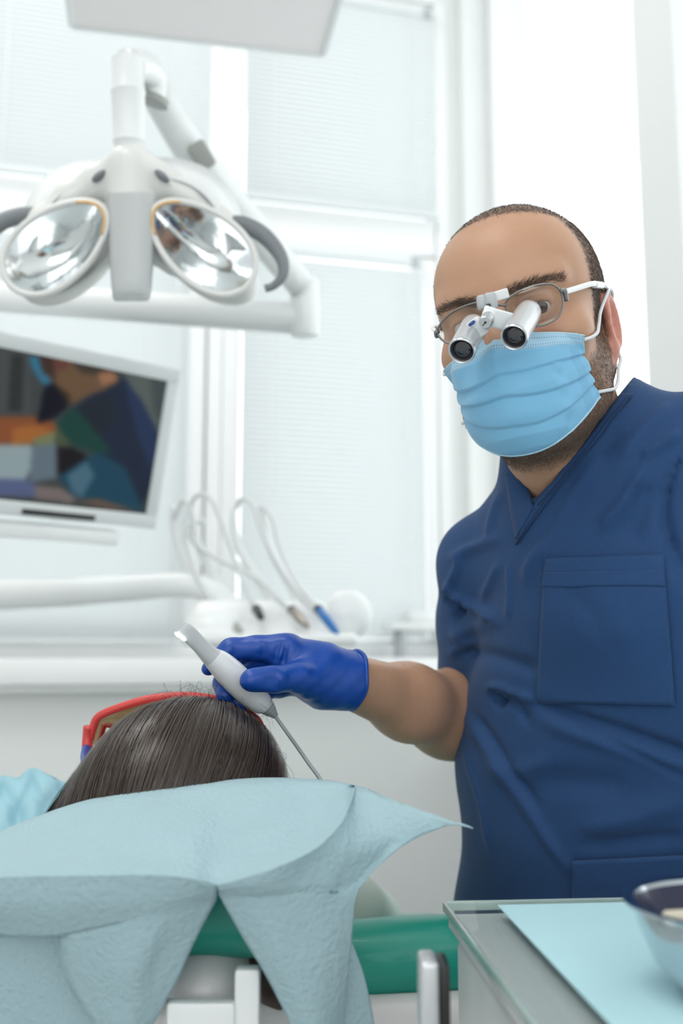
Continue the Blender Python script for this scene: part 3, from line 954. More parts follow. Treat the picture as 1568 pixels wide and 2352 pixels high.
# ------------------------------------------------------------------ dental chair
def chair():
    root = thing('dental_chair', 'teal upholstered dental chair with pale grey shell, under the patient', 'dental chair', Vector((-0.2, 1.4, 0)))
    c = P(470, 2190, 1.0)
    f = Field(axis(-0.55, 0.22, 0.006), axis(0.88, 1.75, 0.008), axis(0.45, 1.05, 0.006))
    # back cushion, sloping down and away
    ay = Vector((0.03, 0.97, -0.24)).normalized()
    ax = Vector((1, -0.03, 0.06)).normalized()
    az = ax.cross(ay)
    ax = ay.cross(az)
    cc = P(540, 2262, 1.0) + ay * 0.33
    f.box(cc + az * 0.017, (0.255, 0.36, 0.038), (ax, ay, az), 0.036, 0.02)
    V, Q = f.build(2)
    link('back_cushion', npmesh('back_cushion', V, Q), M['teal'], root)
    f = Field(axis(-0.55, 0.22, 0.006), axis(0.86, 1.75, 0.008), axis(0.35, 1.05, 0.006))
    f.box(cc - az * 0.043 , (0.252, 0.362, 0.030), (ax, ay, az), 0.022, 0.01)
    f.box(cc - az * 0.11, (0.16, 0.30, 0.04), (ax, ay, az), 0.03, 0.03)
    V, Q = f.build(2)
    link('back_shell', npmesh('back_shell', V, Q), M['shellgrey'], root)
    # seat, leg rest, base
    sc = cc + ay * 0.60 + Vector((-0.06, 0, -0.06))
    link('seat_cushion', box_me('seat_cushion', 0.46, 0.58, 0.11, 0.045, 4, Matrix.Translation(sc)), M['teal'], root)
    lc = sc + Vector((-0.02, 0.52, -0.05))
    link('leg_rest', box_me('leg_rest', 0.42, 0.56, 0.09, 0.04, 4, Matrix.Translation(lc) @ Matrix.Rotation(R(-8), 4, 'X')), M['teal'], root)
    link('seat_shell', box_me('seat_shell', 0.46, 0.9, 0.10, 0.03, 3, Matrix.Translation(sc + Vector((0, 0.1, -0.10)))), M['shellgrey'], root)
    link('pedestal', box_me('pedestal', 0.28, 0.36, 0.5, 0.05, 3, Matrix.Translation(Vector((sc.x, sc.y, 0.30)))), M['shellgrey'], root)
    link('base_plate', box_me('base_plate', 0.55, 0.9, 0.06, 0.02, 3, Matrix.Translation(Vector((sc.x, sc.y, 0.03)))), M['shellgrey'], root)
    # head rest
    f = Field(axis(-0.36, 0.12, 0.005), axis(0.66, 0.98, 0.005), axis(0.80, 1.12, 0.005))
    hc = P(500, 2060, 0.83)
    f.box(hc, (0.100, 0.10, 0.042), (RGT, Vector((0, 0.98, -0.2)), Vector((0, 0.2, 0.98))), 0.04, 0.02)
    V, Q = f.build(2)
    link('headrest_cushion', npmesh('headrest_cushion', V, Q), M['teal'], root)
    f = Field(axis(-0.36, 0.12, 0.005), axis(0.64, 0.98, 0.005), axis(0.74, 1.05, 0.005))
    f.ell(P(492, 2205, 0.81), (0.044, 0.09, 0.036), None, 0.02)
    f.box(P(500, 2190, 0.83), (0.040, 0.06, 0.03), None, 0.025, 0.02)
    V, Q = f.build(2)
    hs = link('headrest_shell', npmesh('headrest_shell', V, Q), M['shellgrey'], root)
    a, b = P(568, 2225, 0.705), P(568, 2420, 0.705)
    link('headrest_bracket', box_me('headrest_bracket', 0.018, 0.014, (a - b).length, 0.003, 2, Matrix.Translation((a + b) / 2) ), M['plastic'], root)
    a = P(462, 2352, 0.70)
    link('bracket_plate', box_me('bracket_plate', 0.048, 0.012, 0.032, 0.003, 2, Matrix.Translation(a)), M['plastic'], root)
    a, b = P(395, 2300, 0.71), P(385, 2420, 0.71)
    link('bracket_post', box_me('bracket_post', 0.010, 0.012, (a - b).length, 0.002, 2, Matrix.Translation((a + b) / 2)), M['shellgrey'], root)
    p0, p1 = P(500, 2300, 0.79), cc - az * 0.09 - ay * 0.2
    link('headrest_stem', tube_me('headrest_stem', catmull([p0, (p0 + p1) / 2 - Vector((0, 0, 0.04)), p1], 6), 0.022, 14), M['shellgrey'], root)
    return cc, ax, ay, az
CHAIR = chair()

# ------------------------------------------------------------------ patient
def patient():
    hc = P(412, 1775, 0.925)                     # middle of the head
    root = thing('person', 'reclining patient with dark brown hair and red safety glasses, seen from behind', 'person', hc)
    hx = Vector((math.cos(R(4)), 0, -math.sin(R(4)))).normalized()
    hy = Vector((0.05, 0.975, -0.10)).normalized()    # crown -> chin direction is away from the camera
    hy = (hy + Vector((0, 0, -0.15))).normalized()
    hz = hx.cross(hy).normalized()                    # face direction, up
    hy = hz.cross(hx)
    def L(x, y, z): return hc + hx * x + hy * y + hz * z
    f = Field(np.concatenate([axis(-0.72, 0.30, 0.006)]), np.concatenate([axis(0.70, 1.30, 0.005), axis(1.31, 2.75, 0.014)]), axis(0.60, 1.22, 0.006))
    A = (hx, hy, hz)
    f.ell(L(0, 0.01, -0.015), (0.074, 0.093, 0.078), A, 0.02)
    f.ell(L(0, 0.10, 0.015), (0.056, 0.070, 0.052), A, 0.03)
    f.cone(L(0, 0.085, 0.068), L(0, 0.115, 0.077), 0.008, 0.012, 0.012)
    f.ell(L(0, 0.145, 0.052), (0.026, 0.012, 0.012), A, 0.01)
    f.ell(L(0, 0.17, 0.045), (0.024, 0.022, 0.022), A, 0.02)
    for s in (-1, 1):
        f.ell(L(s * 0.076, 0.07, -0.005), (0.01, 0.03, 0.018), A, 0.006)
        f.ell(L(s * 0.03, 0.075, 0.074), (0.014, 0.010, 0.010), A, 0.008, 'sub')
    cc, ax, ay, az = CHAIR
    B = (ax, ay, az)
    sh = cc + az * 0.055 - ay * 0.13 - ax * 0.055              # between the shoulders
    f.cone(L(0, 0.13, -0.03), sh + az * 0.0 - ay * 0.02, 0.052, 0.06, 0.03)
    f.ell(sh + ay * 0.14, (0.150, 0.23, 0.078), B, 0.04)
    f.ell(sh + ay * 0.38 - az * 0.0, (0.14, 0.22, 0.080), B, 0.05)
    for s in (-1, 1):
        so = sh + ax * 0.150 * s + ay * 0.02 + az * (0.055 if s < 0 else 0.0)
        el = so + ax * 0.05 * s + ay * 0.28 - az * 0.02
        wr = sh + ax * 0.06 * s + ay * 0.42 + az * 0.11
        f.chain([(so, 0.055), (el, 0.042)], 0.03)
        f.chain([(el, 0.042), (wr, 0.028)], 0.02)
        f.chain([(wr, 0.028), (wr - ax * 0.05 * s + ay * 0.05, 0.022), (wr - ax * 0.09 * s + ay * 0.07, 0.014)], 0.012)
        hp = sh + ax * 0.09 * s + ay * 0.56 - az * 0.01
        kn = hp + Vector((0.02 * s, 0.44, 0.0))
        an = kn + Vector((0.0, 0.40, -0.10))
        f.chain([(hp, 0.085), (kn, 0.058), (an, 0.04)], 0.04)
    V, Q = f.build(2)
    me = npmesh('patient_body', V, Q)
    body = link('body', me, mat('patient_skin', (0.55, 0.33, 0.23), 0.5, noise=0.08, nscale=20, sss=0.15), root)
    # shirt and trousers as an outer skin
    g = Field(axis(-0.72, 0.30, 0.008), axis(0.88, 2.75, 0.010), axis(0.58, 1.20, 0.008))
    g.ell(sh + ay * 0.14, (0.160, 0.24, 0.086), B, 0.04)
    g.ell(sh + ay * 0.38, (0.150, 0.23, 0.088), B, 0.05)
    for s in (-1, 1):
        so = sh + ax * 0.150 * s + ay * 0.02 + az * (0.055 if s < 0 else 0.0)
        el = so + ax * 0.05 * s + ay * 0.28 - az * 0.02
        g.chain([(so, 0.066), (so + (el - so) * 0.7, 0.056)], 0.03)
        hp = sh + ax * 0.09 * s + ay * 0.56 - az * 0.01
        kn = hp + Vector((0.02 * s, 0.44, 0.0))
        an = kn + Vector((0.0, 0.38, -0.095))
        g.chain([(hp, 0.098), (kn, 0.07), (an, 0.06)], 0.04)
    V, Q = g.build(2)
    link('clothes', npmesh('clothes', V, Q), M['gown'], root)
    # hair: a cap under the strands
    T0 = L(0.012, 0.060, 0.066)                   # parting on top, near the forehead
    g = Field(axis(hc.x - 0.16, hc.x + 0.14, 0.004), axis(hc.y - 0.16, hc.y + 0.13, 0.004), axis(hc.z - 0.2, hc.z + 0.12, 0.004))
    g.ell(L(0.009, -0.010, -0.016), (0.0885, 0.106, 0.080), A, 0.02)
    g.ell(L(0.000, -0.015, -0.058), (0.093, 0.085, 0.066), A, 0.03)
    g.ell(L(0.004, -0.02, -0.085), (0.100, 0.075, 0.06), A, 0.03)
    P0 = np.array(L(0, 0.06, 0)); ny = np.array(hy)
    g.cut(lambda X, Y, Z: (X - P0[0]) * ny[0] + (Y - P0[1]) * ny[1] + (Z - P0[2]) * ny[2])
    V, Q = g.build(2)
    cap = link('hair_cap', npmesh('hair_cap', V, Q), M['brownhair'], root)
    bv = BVHTree.FromPolygons([Vector(v) for v in V], [tuple(q) for q in Q])
    # strands fan out from the parting, over the crown and down
    N, K = 9000, 12
    az_ = rng.uniform(-0.55 * math.pi, 0.56 * math.pi, N)          # 0 = toward the camera, + = right
    start = rng.beta(1.0, 2.2, N) * 0.75
    length = rng.uniform(1.0, 1.35, N)
    lift = rng.uniform(0.0005, 0.0035, N) + 0.0022 * (rng.random(N) < 0.12)
    ctr = L(0, -0.005, -0.02)
    e_up = (T0 - ctr).normalized()
    e_f = (-hy + e_up * hy.dot(e_up)).normalized()
    e_r = hx.copy(); e_r = (e_r - e_up * e_r.dot(e_up)).normalized()
    Pth = np.zeros((N, K, 3)); Nr = np.zeros((N, K, 3))
    clump = rng.normal(0, 1, 60); jit = rng.normal(0, 0.8, N)
    for i in range(N):
        a0 = az_[i]
        q_ = (a0 + 2) * 14; ci = int(q_) % 58; cl_ = clump[ci] * (1 - q_ % 1) + clump[ci + 1] * (q_ % 1) + jit[i]
        for k in range(K):
            t = k / (K - 1)
            th = min(start[i] + t * length[i] * 1.7, 2.35)
            a = a0 + 0.045 * cl_ * t + 0.015 * math.sin(9 * a0 + 4 * t)
            if a0 < -0.5: a += -0.10 * t
            dr = e_up * math.cos(th) + (e_f * math.cos(a) + e_r * math.sin(a)) * math.sin(th)
            h = bv.ray_cast(ctr, dr)
            rr = (h[0] - ctr).length if h[0] is not None else 0.1
            drop = max(0, th - 1.5)
            p = ctr + dr * (rr + lift[i] * (0.4 + t)) + (-e_up * 0.02 + e_r * (0.018 * math.sin(a))) * drop
            Pth[i, k] = p; Nr[i, k] = dr
    hm = mat('hair_strands', (0.060, 0.042, 0.032), 0.32, spec=0.5)
    hn = hm.node_tree
    ha = hn.nodes.new('ShaderNodeAttribute'); ha.attribute_name = 'tone'
    hr = hn.nodes.new('ShaderNodeMix'); hr.data_type = 'RGBA'
    hr.inputs['A'].default_value = (0.016, 0.011, 0.008, 1); hr.inputs['B'].default_value = (0.115, 0.083, 0.066, 1)
    hn.links.new(ha.outputs['Fac'], hr.inputs['Factor'])
    hn.links.new(hr.outputs['Result'], hn.nodes['Principled BSDF'].inputs['Base Color'])
    me = ribbons('hair_strands', Pth, Nr, rng.uniform(0.0004, 0.0010, N), 0.4)
    attr(me, 'tone', np.repeat(rng.beta(1.2, 1.8, N), K * 2))
    link('hair_strands', me, hm, root)
    # loose fine hairs standing up along the parting and the outline
    N2, K2 = 150, 8
    Pth = np.zeros((N2, K2, 3)); Nr = np.zeros((N2, K2, 3))
    for i in range(N2):
        a = rng.uniform(-1.5, 1.5); th0 = rng.uniform(0.0, 0.5) if i < 110 else rng.uniform(0.6, 1.4)
        if i >= 110: a = random.choice((-1.5, 1.5)) + rng.uniform(-.2, .2)
        bend = rng.normal(0, 0.35); ln = rng.uniform(0.006, 0.024) if i < 110 else rng.uniform(0.004, 0.011)
        for k in range(K2):
            t = k / (K2 - 1)
            th = th0 + t * 0.5
            aa = a + bend * t
            dr = e_up * math.cos(th) + (e_f * math.cos(aa) + e_r * math.sin(aa)) * math.sin(th)
            h = bv.ray_cast(ctr, dr)
            rr = (h[0] - ctr).length if h[0] is not None else 0.1
            Pth[i, k] = ctr + dr * (rr + 0.001 + ln * math.sin(t * 2.6))
            Nr[i, k] = -np.array(ray(400, 1600).normalized())
    link('loose_hairs', ribbons('loose_hairs', Pth, Nr, np.full(N2, 0.00030), 0.5), M['flyhair'], root)
    # lock of hair hanging behind the head rest
    lk = catmull(PP([(600, 2130, 0.80), (622, 2210, 0.765), (634, 2270, 0.75), (622, 2312, 0.745)]), 8)
    link('hair_lock', tube_me('hair_lock', lk, [0.016, *[0.017 - 0.010 * (i / len(lk)) ** 3 for i in range(1, len(lk))]], 14), M['brownhair'], root)
    # ---------------- safety glasses (a thing of their own)
    gl = thing('safety_glasses', 'red-framed safety glasses with amber lens and blue temple on the patient', 'glasses', P(400, 1620, 1.0))
    dg = 0.995
    top = [(206, 1700, dg), (214, 1672, dg), (228, 1645, dg), (280, 1623, dg), (340, 1606, dg), (400, 1599, dg), (450, 1600, dg), (510, 1610, dg), (560, 1633, dg), (592, 1656, dg), (602, 1690, dg)]
    pts = catmull(PP(top), 5)
    link('frame_rim', tube_me('frame_rim', pts, 0.0042, 10), M['red'], gl)
    top2 = [(x, y + 8, dg + 0.02) for x, y, _ in top]
    low = [(x * 0.9 + 40, y + (60 if 230 < x < 590 else 20), dg + 0.05) for x, y, _ in top]
    me, _ = grid_me('lens', [PP([(x, y + 3, dg + 0.003) for x, y, _ in top]), PP(low)], True, 3)
    solid(link('lens', me, M['amberlens'], gl), 0.002)
    lowr = catmull(PP(low), 5)
    link('lower_rim', tube_me('lower_rim', lowr, 0.003, 8), M['red'], gl)
    for x, s in ((202, -1), (600, 1)):
        a, b = P(x, 1694, dg), P(x - s * 2 + s * 0, 1722, dg - 0.01)
        hb = link('side_piece', tube_me('side_piece', catmull([P(x + s * -2, 1668, dg), a, P(x - 2, 1722, dg - 0.004)], 5), 0.0055, 10), M['red'], gl)
        tp = catmull([P(x - 3, 1718, dg - 0.004), P(x - 6, 1742, dg - 0.03), P(x - s * 2, 1775, dg - 0.09)], 6)
        tm = link('temple', tube_me('temple', tp, 0.0048, 10), M['bluepl'], gl)
        q = P(x, 1724, dg - 0.010)
        link('hinge_screw', lathe_me('hinge_screw', [(0, 0.0018), (0.8, 0.0018), (1, 0.0006)], q, q + Vector((0, -0.003, 0)), 14), M['brass'], tm)
    # ---------------- paper bib over the chest
    def onchest(u, v, h): return sh + ax * u + ay * v + az * h
    g = []
    for j in range(9):
        v = -0.10 + 0.05 * j
        row = []
        for i in range(11):
            u = -0.24 + 0.04 * i
            hh = 0.094 - 1.5 * max(0, abs(u) - 0.10) ** 2 - 0.25 * max(0, abs(u) - 0.15) + 0.006 * math.sin(7 * i + 3 * j) - 0.1 * max(0, -v)
            row.append(onchest(u, v, hh))
        g.append(row)
    me, _ = grid_me('paper_bib', g, True, 3)
    b = link('paper_bib', me, M['bib'])
    solid(b, 0.0012, 1)
    tag(b, 'light blue paper bib spread over the patient\'s chest', 'bib')
    # crumpled edge of the bib on the left shoulder
    g = []
    for j, t in enumerate((0, 0.25, 0.5, 0.75, 1.0)):
        row = []
        for i in range(10):
            u = i / 9
            x = -120 + 290 * u
            y0 = 1800 - 22 * math.sin(2.4 * u + 0.5) - (14 if i in (6, 7) else 0) + 10 * (i % 2)
            y1 = 1935
            row.append(P(x, y0 + (y1 - y0) * t + 4 * math.sin(5 * i + 7 * j), 1.13 - 0.10 * t + 0.014 * math.sin(3.1 * i + 2 * j)))
        g.append(row)
    me, _ = grid_me('paper_collar', g, True, 4)
    b = link('paper_collar', me, M['bib'])
    solid(b, 0.0012)
    tag(b, 'crumpled pale blue paper sheet on the patient\'s left shoulder', 'paper sheet')
patient()

# ------------------------------------------------------------------ paper towel over the head rest
def towel():
    root = thing('paper_towel', 'light blue paper towel draped over the head rest in two flaps', 'towel', P(480, 2030, 0.70))
    wob = lambda x, y, a=0.002: a * (math.sin(x * 0.021 + y * 0.013) + math.sin(x * 0.011 - y * 0.027 + 1.3))
    def pt(x, y, d): return P(x, y, d + wob(x, y))
    crest = [(-90, 1948, .80), (70, 1880, .80), (200, 1837, .80), (330, 1812, .80), (450, 1797, .80), (520, 1791, .80), (600, 1786, .80), (680, 1787, .795), (760, 1793, .785), (814, 1803, .776)]
    fold = [(-90, 2019, .665), (70, 2013, .66), (200, 2011, .657), (340, 2010, .655), (440, 2018, .655), (500, 2034, .66), (640, 1990, .668), (730, 1945, .69), (790, 1880, .72), (815, 1806, .772)]
    rows = []
    for t in (0, 0.06, 0.2, 0.45, 0.75, 0.93, 1.0):
        r = []
        for (a, b) in zip(crest, fold):
            x = a[0] + (b[0] - a[0]) * t
            y = a[1] + (b[1] - a[1]) * t
            dd = a[2] + (b[2] - a[2]) * (t ** 0.8) + 0.010 * math.sin(math.pi * t)
            if t == 0: dd += 0.012
            dent = 0.006 * math.exp(-((x - 560) / 60) ** 2 - ((y - 1930) / 50) ** 2) - 0.004 * math.exp(-((x - 330) / 110) ** 2 - ((y - 1900) / 40) ** 2)
            r.append(P(x, y, dd + (wob(x, y, 0.0032) + 1.6 * dent) * math.sin(math.pi * t)))
        rows.append(r)
    me1, _ = grid_me('a', rows, True, 6)
    Rr = [(500, 2034, .66), (640, 1990, .668), (730, 1945, .69), (790, 1880, .72), (815, 1806, .772), (900, 1836, .755), (1000, 1872, .74), (1086, 1904, .73)]
    M1 = [(501, 2044, .658), (622, 2022, .664), (712, 1992, .685), (790, 1945, .705), (830, 1925, .72), (885, 1925, .73), (930, 1920, .733), (1045, 1892, .732)]
    M2 = [(503, 2050, .657), (606, 2045, .66), (690, 2032, .675), (760, 2015, .69), (790, 2005, .70), (830, 1992, .712), (868, 1978, .72), (960, 1912, .725)]
    M3 = [(504, 2056, .656), (596, 2056, .658), (674, 2052, .67), (745, 2046, .682), (775, 2042, .692), (800, 2034, .70), (822, 2024, .706), (860, 1998, .71)]
    K3 = [(506, 2062, .655), (588, 2066, .656), (660, 2066, .664), (732, 2061, .676), (762, 2060, .684), (785, 2060, .69), (802, 2059, .694), (818, 2062, .698)]
    C3 = [(555, 2150, .66), (620, 2150, .654), (675, 2150, .66), (730, 2150, .668), (758, 2150, .674), (778, 2150, .68), (793, 2150, .686), (808, 2150, .692)]
    D3 = [(615, 2250, .662), (665, 2252, .655), (705, 2254, .658), (738, 2255, .664), (758, 2256, .67), (775, 2256, .676), (787, 2256, .682), (798, 2256, .688)]
    B3 = [(690, 2400, .665), (715, 2400, .66), (735, 2400, .66), (748, 2400, .664), (760, 2400, .67), (768, 2400, .676), (776, 2400, .682), (784, 2400, .688)]
    off = lambda r, q: [(x, y, d + q) for x, y, d in r]
    M1, M2, M3, K3 = off(M1, .004), off(M2, .010), off(M3, .015), off(K3, .019)
    C3, D3, B3 = off(C3, .026), off(D3, .030), off(B3, .034)
    me2, _ = grid_me('b', [PP(r) for r in (Rr, M1, M2, M3, K3, C3, D3, B3)], True, 6)
    # left flap: hem band, then the hanging flap
    F1 = fold[:6]
    G1 = [(-90, 2085, .655), (70, 2085, .651), (182, 2082, .648), (335, 2068, .647), (432, 2056, .649), (499, 2050, .657)]
    K1 = [(-90, 2150, .665), (50, 2154, .657), (140, 2150, .652), (328, 2108, .643), (417, 2085, .646), (497, 2068, .656)]
    G1, K1 = off(G1, .013), off(K1, .024)
    me3, _ = grid_me('c', [PP(r) for r in (F1, G1, K1)], True, 6)
    K2 = K1[2:]
    C2 = [(143, 2225, .657), (300, 2220, .640), (374, 2188, .65), (448, 2160, .658)]
    D2 = [(178, 2300, .66), (288, 2308, .645), (348, 2290, .652), (402, 2262, .66)]
    B2 = [(262, 2420, .662), (288, 2420, .65), (308, 2420, .655), (325, 2400, .662)]
    C2, D2, B2 = off(C2, .030), off(D2, .034), off(B2, .036)
    me4, _ = grid_me('d', [PP(r) for r in (K2, C2, D2, B2)], True, 6)
    bm = bmesh.new()
    for me in (me1, me2, me3, me4):
        bm.from_mesh(me)
        bpy.data.meshes.remove(me)
    bmesh.ops.remove_doubles(bm, verts=bm.verts, dist=0.0009)
    me = bm_mesh('towel_sheet', bm, True, 75)
    o = link('towel_sheet', me, M['towel'], root)
    solid(o, 0.0012, -1)
    # second layer that hangs behind
    me, _ = grid_me('left_under', [PP([(-60, 2090, .715), (60, 2090, .71), (200, 2100, .705)]), PP([(-60, 2230, .725), (60, 2240, .717), (230, 2240, .71)]), PP([(-60, 2420, .735), (60, 2420, .725), (300, 2420, .715)])], True, 8)
    o = link('under_layer', me, M['towel'], root); solid(o, 0.0012, -1)
    me, _ = grid_me('right_under', [PP([(740, 2090, .73), (780, 2120, .735), (806, 2165, .74)]), PP([(740, 2230, .725), (800, 2240, .735), (838, 2255, .742)]), PP([(740, 2420, .72), (810, 2420, .735), (872, 2420, .745)])], True, 8)
    o = link('under_layer', me, M['towel'], root); solid(o, 0.0012, -1)
towel()

# ------------------------------------------------------------------ instrument cart
def cart():
    zt = P(1022, 2066, 0.80).z
    def on(px, py, z=zt):
        r = ray(px, py)
        return CAM + r * ((z - CAM.z) / r.z)
    FL = on(1022, 2068)
    NL = on(1236, 2352)
    ey = (FL - NL).normalized()
    ex = Vector((ey.y, -ey.x, 0))
    root = thing('instrument_cart', 'grey instrument cart with a glass top, in front of the man', 'cart', Vector((FL.x + 0.25, FL.y - 0.3, 0)))
    Lx, Ly = 0.56, 0.46
    MM = frame(FL, ex, -ey, Vector((0, 0, 1)))      # x right, y toward the camera; corner far-left
    link('glass_top', box_me('glass_top', Lx, Ly, 0.008, 0.003, 3, MM @ Matrix.Translation((Lx / 2, Ly / 2, -0.004))), M['cartglass'], root)
    link('glass_edge', box_me('glass_edge', 0.0035, Ly, 0.0075, 0.001, 2, MM @ Matrix.Translation((-0.0005, Ly / 2, -0.0045))), M['glassedge'], root)
    link('glass_edge', box_me('glass_edge', Lx, 0.0035, 0.0075, 0.001, 2, MM @ Matrix.Translation((Lx / 2, -0.0005, -0.0045))), M['glassedge'], root)
    link('top_deck', box_me('top_deck', Lx - 0.003, Ly - 0.003, 0.012, 0.004, 3, MM @ Matrix.Translation((Lx / 2, Ly / 2, -0.0155))), M['cartgrey'], root)
    hb = FL.z - 0.026 - 0.08
    link('cart_body', box_me('cart_body', Lx - 0.012, Ly - 0.02, hb, 0.008, 3, MM @ Matrix.Translation((Lx / 2, Ly / 2, -0.024 - hb / 2))), M['cartgrey'], root)
    for x in (0.05, Lx - 0.05):
        for y in (0.05, Ly - 0.05):
            p = MM @ Vector((x, y, 0))
            link('caster', lathe_me('caster', [(0, 0.02), (0.1, 0.04), (0.9, 0.04), (1, 0.02)], Vector((p.x - 0.012, p.y, 0.04)), Vector((p.x + 0.012, p.y, 0.04)), 20), M['black'], root)
            link('caster_fork', box_me('caster_fork', 0.034, 0.03, 0.05, 0.006, 2, Matrix.Translation(Vector((p.x, p.y, 0.07)))), M['steel'], root)
    # upright handle at the left side
    d = 0.62
    a, b = P(983, 2202, d), P(983, 2480, d)
    h = (a - b).length
    c = (a + b) / 2
    link('handle_plate', box_me('handle_plate', 0.0115, 0.030, h, 0.003, 3, Matrix.Translation(c)), M['silver'], root)
    c2 = (P(1017, 2205, d + 0.004) + P(1017, 2480, d + 0.004)) / 2
    link('handle_grip', box_me('handle_grip', 0.0070, 0.028, h - 0.002, 0.002, 2, Matrix.Translation(c2)), M['black'], root)
    q = MM @ Vector((0.01, 0, 0))
    link('handle_bracket', box_me('handle_bracket', 0.06, 0.02, 0.02, 0.004, 2, Matrix.Translation(Vector((c2.x + 0.026, c2.y, FL.z - 0.20)))), M['steel'], root)
    # paper sheet on the glass
    A, B = on(1142, 2082), on(1332, 2352)
    p0 = (A - FL).dot(ex); q0 = -(A - FL).dot(ey)
    pw, pl = Lx - p0 - 0.02, Ly - q0 - 0.02
    o = link('tray_paper', box_me('tray_paper', pw, pl, 0.0012, 0.0004, 1, MM @ Matrix.Translation((p0 + pw / 2, q0 + pl / 2, 0.0007))), M['padblue'])
    tag(o, 'pale blue paper sheet lying on the cart\'s glass top', 'paper sheet')
    # steel bowl
    rc = on(1712, 2080, zt + 0.052)
    bowl = thing('steel_bowl', 'shiny steel bowl on the blue paper at the right edge', 'bowl', Vector((rc.x, rc.y, zt)))
    base = Vector((rc.x, rc.y, zt + 0.0015))
    prof = [(0, 0.001), (0.0, 0.032), (0.08, 0.040), (0.35, 0.052), (0.7, 0.060), (0.94, 0.0635), (0.96, 0.068), (1.0, 0.069), (1.02, 0.067), (1.0, 0.0625), (0.7, 0.058), (0.35, 0.050), (0.1, 0.038), (0.04, 0.03), (0.04, 0.001)]
    link('bowl_body', lathe_me('bowl_body', prof, base, base + Vector((0, 0, 0.052)), 72, False), mat('bowl_steel', (0.55, 0.60, 0.64), 0.14, metal=1.0, noise=0.05, nscale=30), bowl)
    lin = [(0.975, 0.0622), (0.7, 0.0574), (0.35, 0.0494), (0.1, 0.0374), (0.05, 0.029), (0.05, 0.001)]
    link('bowl_inner_reflection', lathe_me('bowl_inner_reflection', lin, base, base + Vector((0, 0, 0.052)), 72, False), mat('painted_navy_reflection', (0.010, 0.014, 0.055), 0.25, noise=0.1, coat=0.3), bowl)  # dark reflection of the scrubs, painted navy on an inner skin
    k = on(1580, 2100, zt + 0.045)
    t = link('cotton_roll', lathe_me('cotton_roll', [(0, 0.002), (0.05, 0.005), (0.95, 0.005), (1, 0.002)], k + Vector((-0.017, -0.004, -0.002)), k + Vector((0.03, -0.018, 0.004)), 16), mat('cotton', (0.68, 0.64, 0.52), 0.9, noise=0.1, bump=0.4, bscale=300))
    tag(t, 'cream cotton roll resting in the steel bowl', 'cotton roll')
cart()

# ------------------------------------------------------------------ dentist
HC = P(1207, 752, 0.965)
_z = (CAM - HC).normalized()
_x = (RGT - _z * RGT.dot(_z)).normalized()
_y = _z.cross(_x)
def head_axes(yaw, pit, roll):
    yw, pt, rl = R(yaw), R(pit), R(roll)
    fl = Vector((-math.sin(yw) * math.cos(pt), math.sin(pt), math.cos(yw) * math.cos(pt)))
    r = Vector((math.cos(yw), 0, math.sin(yw)))
    u = fl.cross(r)
    def ro(v): return Vector((v.x * math.cos(rl) - v.y * math.sin(rl), v.x * math.sin(rl) + v.y * math.cos(rl), v.z))
    def wd(v): v = ro(v); return (_x * v.x + _y * v.y + _z * v.z).normalized()
    return wd(r), wd(u), wd(fl)
HX, HY, HZ = head_axes(14, 5, 15)
HA = (HX, HY, HZ)
def H(x, y, z): return HC + HX * x + HY * y + HZ * z
HMi = np.array([list(HX), list(HY), list(HZ)])
def hloc(V): return (np.asarray(V) - np.array(HC)) @ HMi.T
def on_plane(px, py, zf):
    """pixel ray with the curved head-local surface z = zf(x)"""
    r = ray(px, py)
    z = zf(0.0)
    for _ in range(6):
        t = (HC + HZ * z - CAM).dot(HZ) / r.dot(HZ)
        p = CAM + r * t
        z = zf((p - HC).dot(HX))
    return p

SR = P(1106, 1296, 1.15)           # his right shoulder (image left)
SL = P(1725, 1030, 0.94)           # his left shoulder
NB = P(1322, 1040, 1.045)          # base of the neck
PV = P(1375, 2130, 1.16)           # hips
TX = (SL - SR).normalized()
TY = (NB - PV).normalized()
TY = (TY - TX * TY.dot(TX)).normalized()
TZ = TX.cross(TY)                  # chest direction
TA = (TX, TY, TZ)
CH = (SR + SL) / 2 - TY * 0.155 + TZ * 0.002
BE = CH.lerp(PV, 0.55) + TZ * 0.008
ELB = P(1112, 1660, 1.25)
WRI = P(792, 1561, 1.0)
HAND = {
    'thumb': [((745, 1566, .985), .017), ((685, 1556, .957), .0142), ((628, 1560, .938), .0122), ((578, 1562, .931), .0113)],
    'index': [((655, 1490, .985), .0148), ((590, 1487, .987), .0118), ((530, 1492, .985), .0110), ((497, 1519, .978), .0098), ((479, 1536, .968), .0072)],
    'middle': [((662, 1506, 1.0), .0145), ((560, 1528, 1.008), .0108), ((512, 1568, .985), .0098), ((517, 1597, .968), .0088)],
    'ring': [((668, 1530, 1.01), .014), ((600, 1562, 1.012), .0105), ((555, 1596, .99), .0094), ((553, 1617, .972), .0084)],
    'pinky': [((690, 1560, 1.012), .0135), ((640, 1580, 1.015), .0098), ((605, 1590, .998), .0086), ((585, 1600, .985), .0076)],
    'palm1': [((800, 1560, 1.002), .0255), ((735, 1536, .995), .0250), ((668, 1505, .992), .0185)],
    'palm2': [((795, 1568, 1.004), .0245), ((740, 1570, 1.0), .0225), ((690, 1550, 1.008), .0175)],
    'thenar': [((775, 1575, .99), .020), ((712, 1563, .972), .0165)],
    'web': [((700, 1530, .985), .014), ((655, 1512, .985), .012)],
}
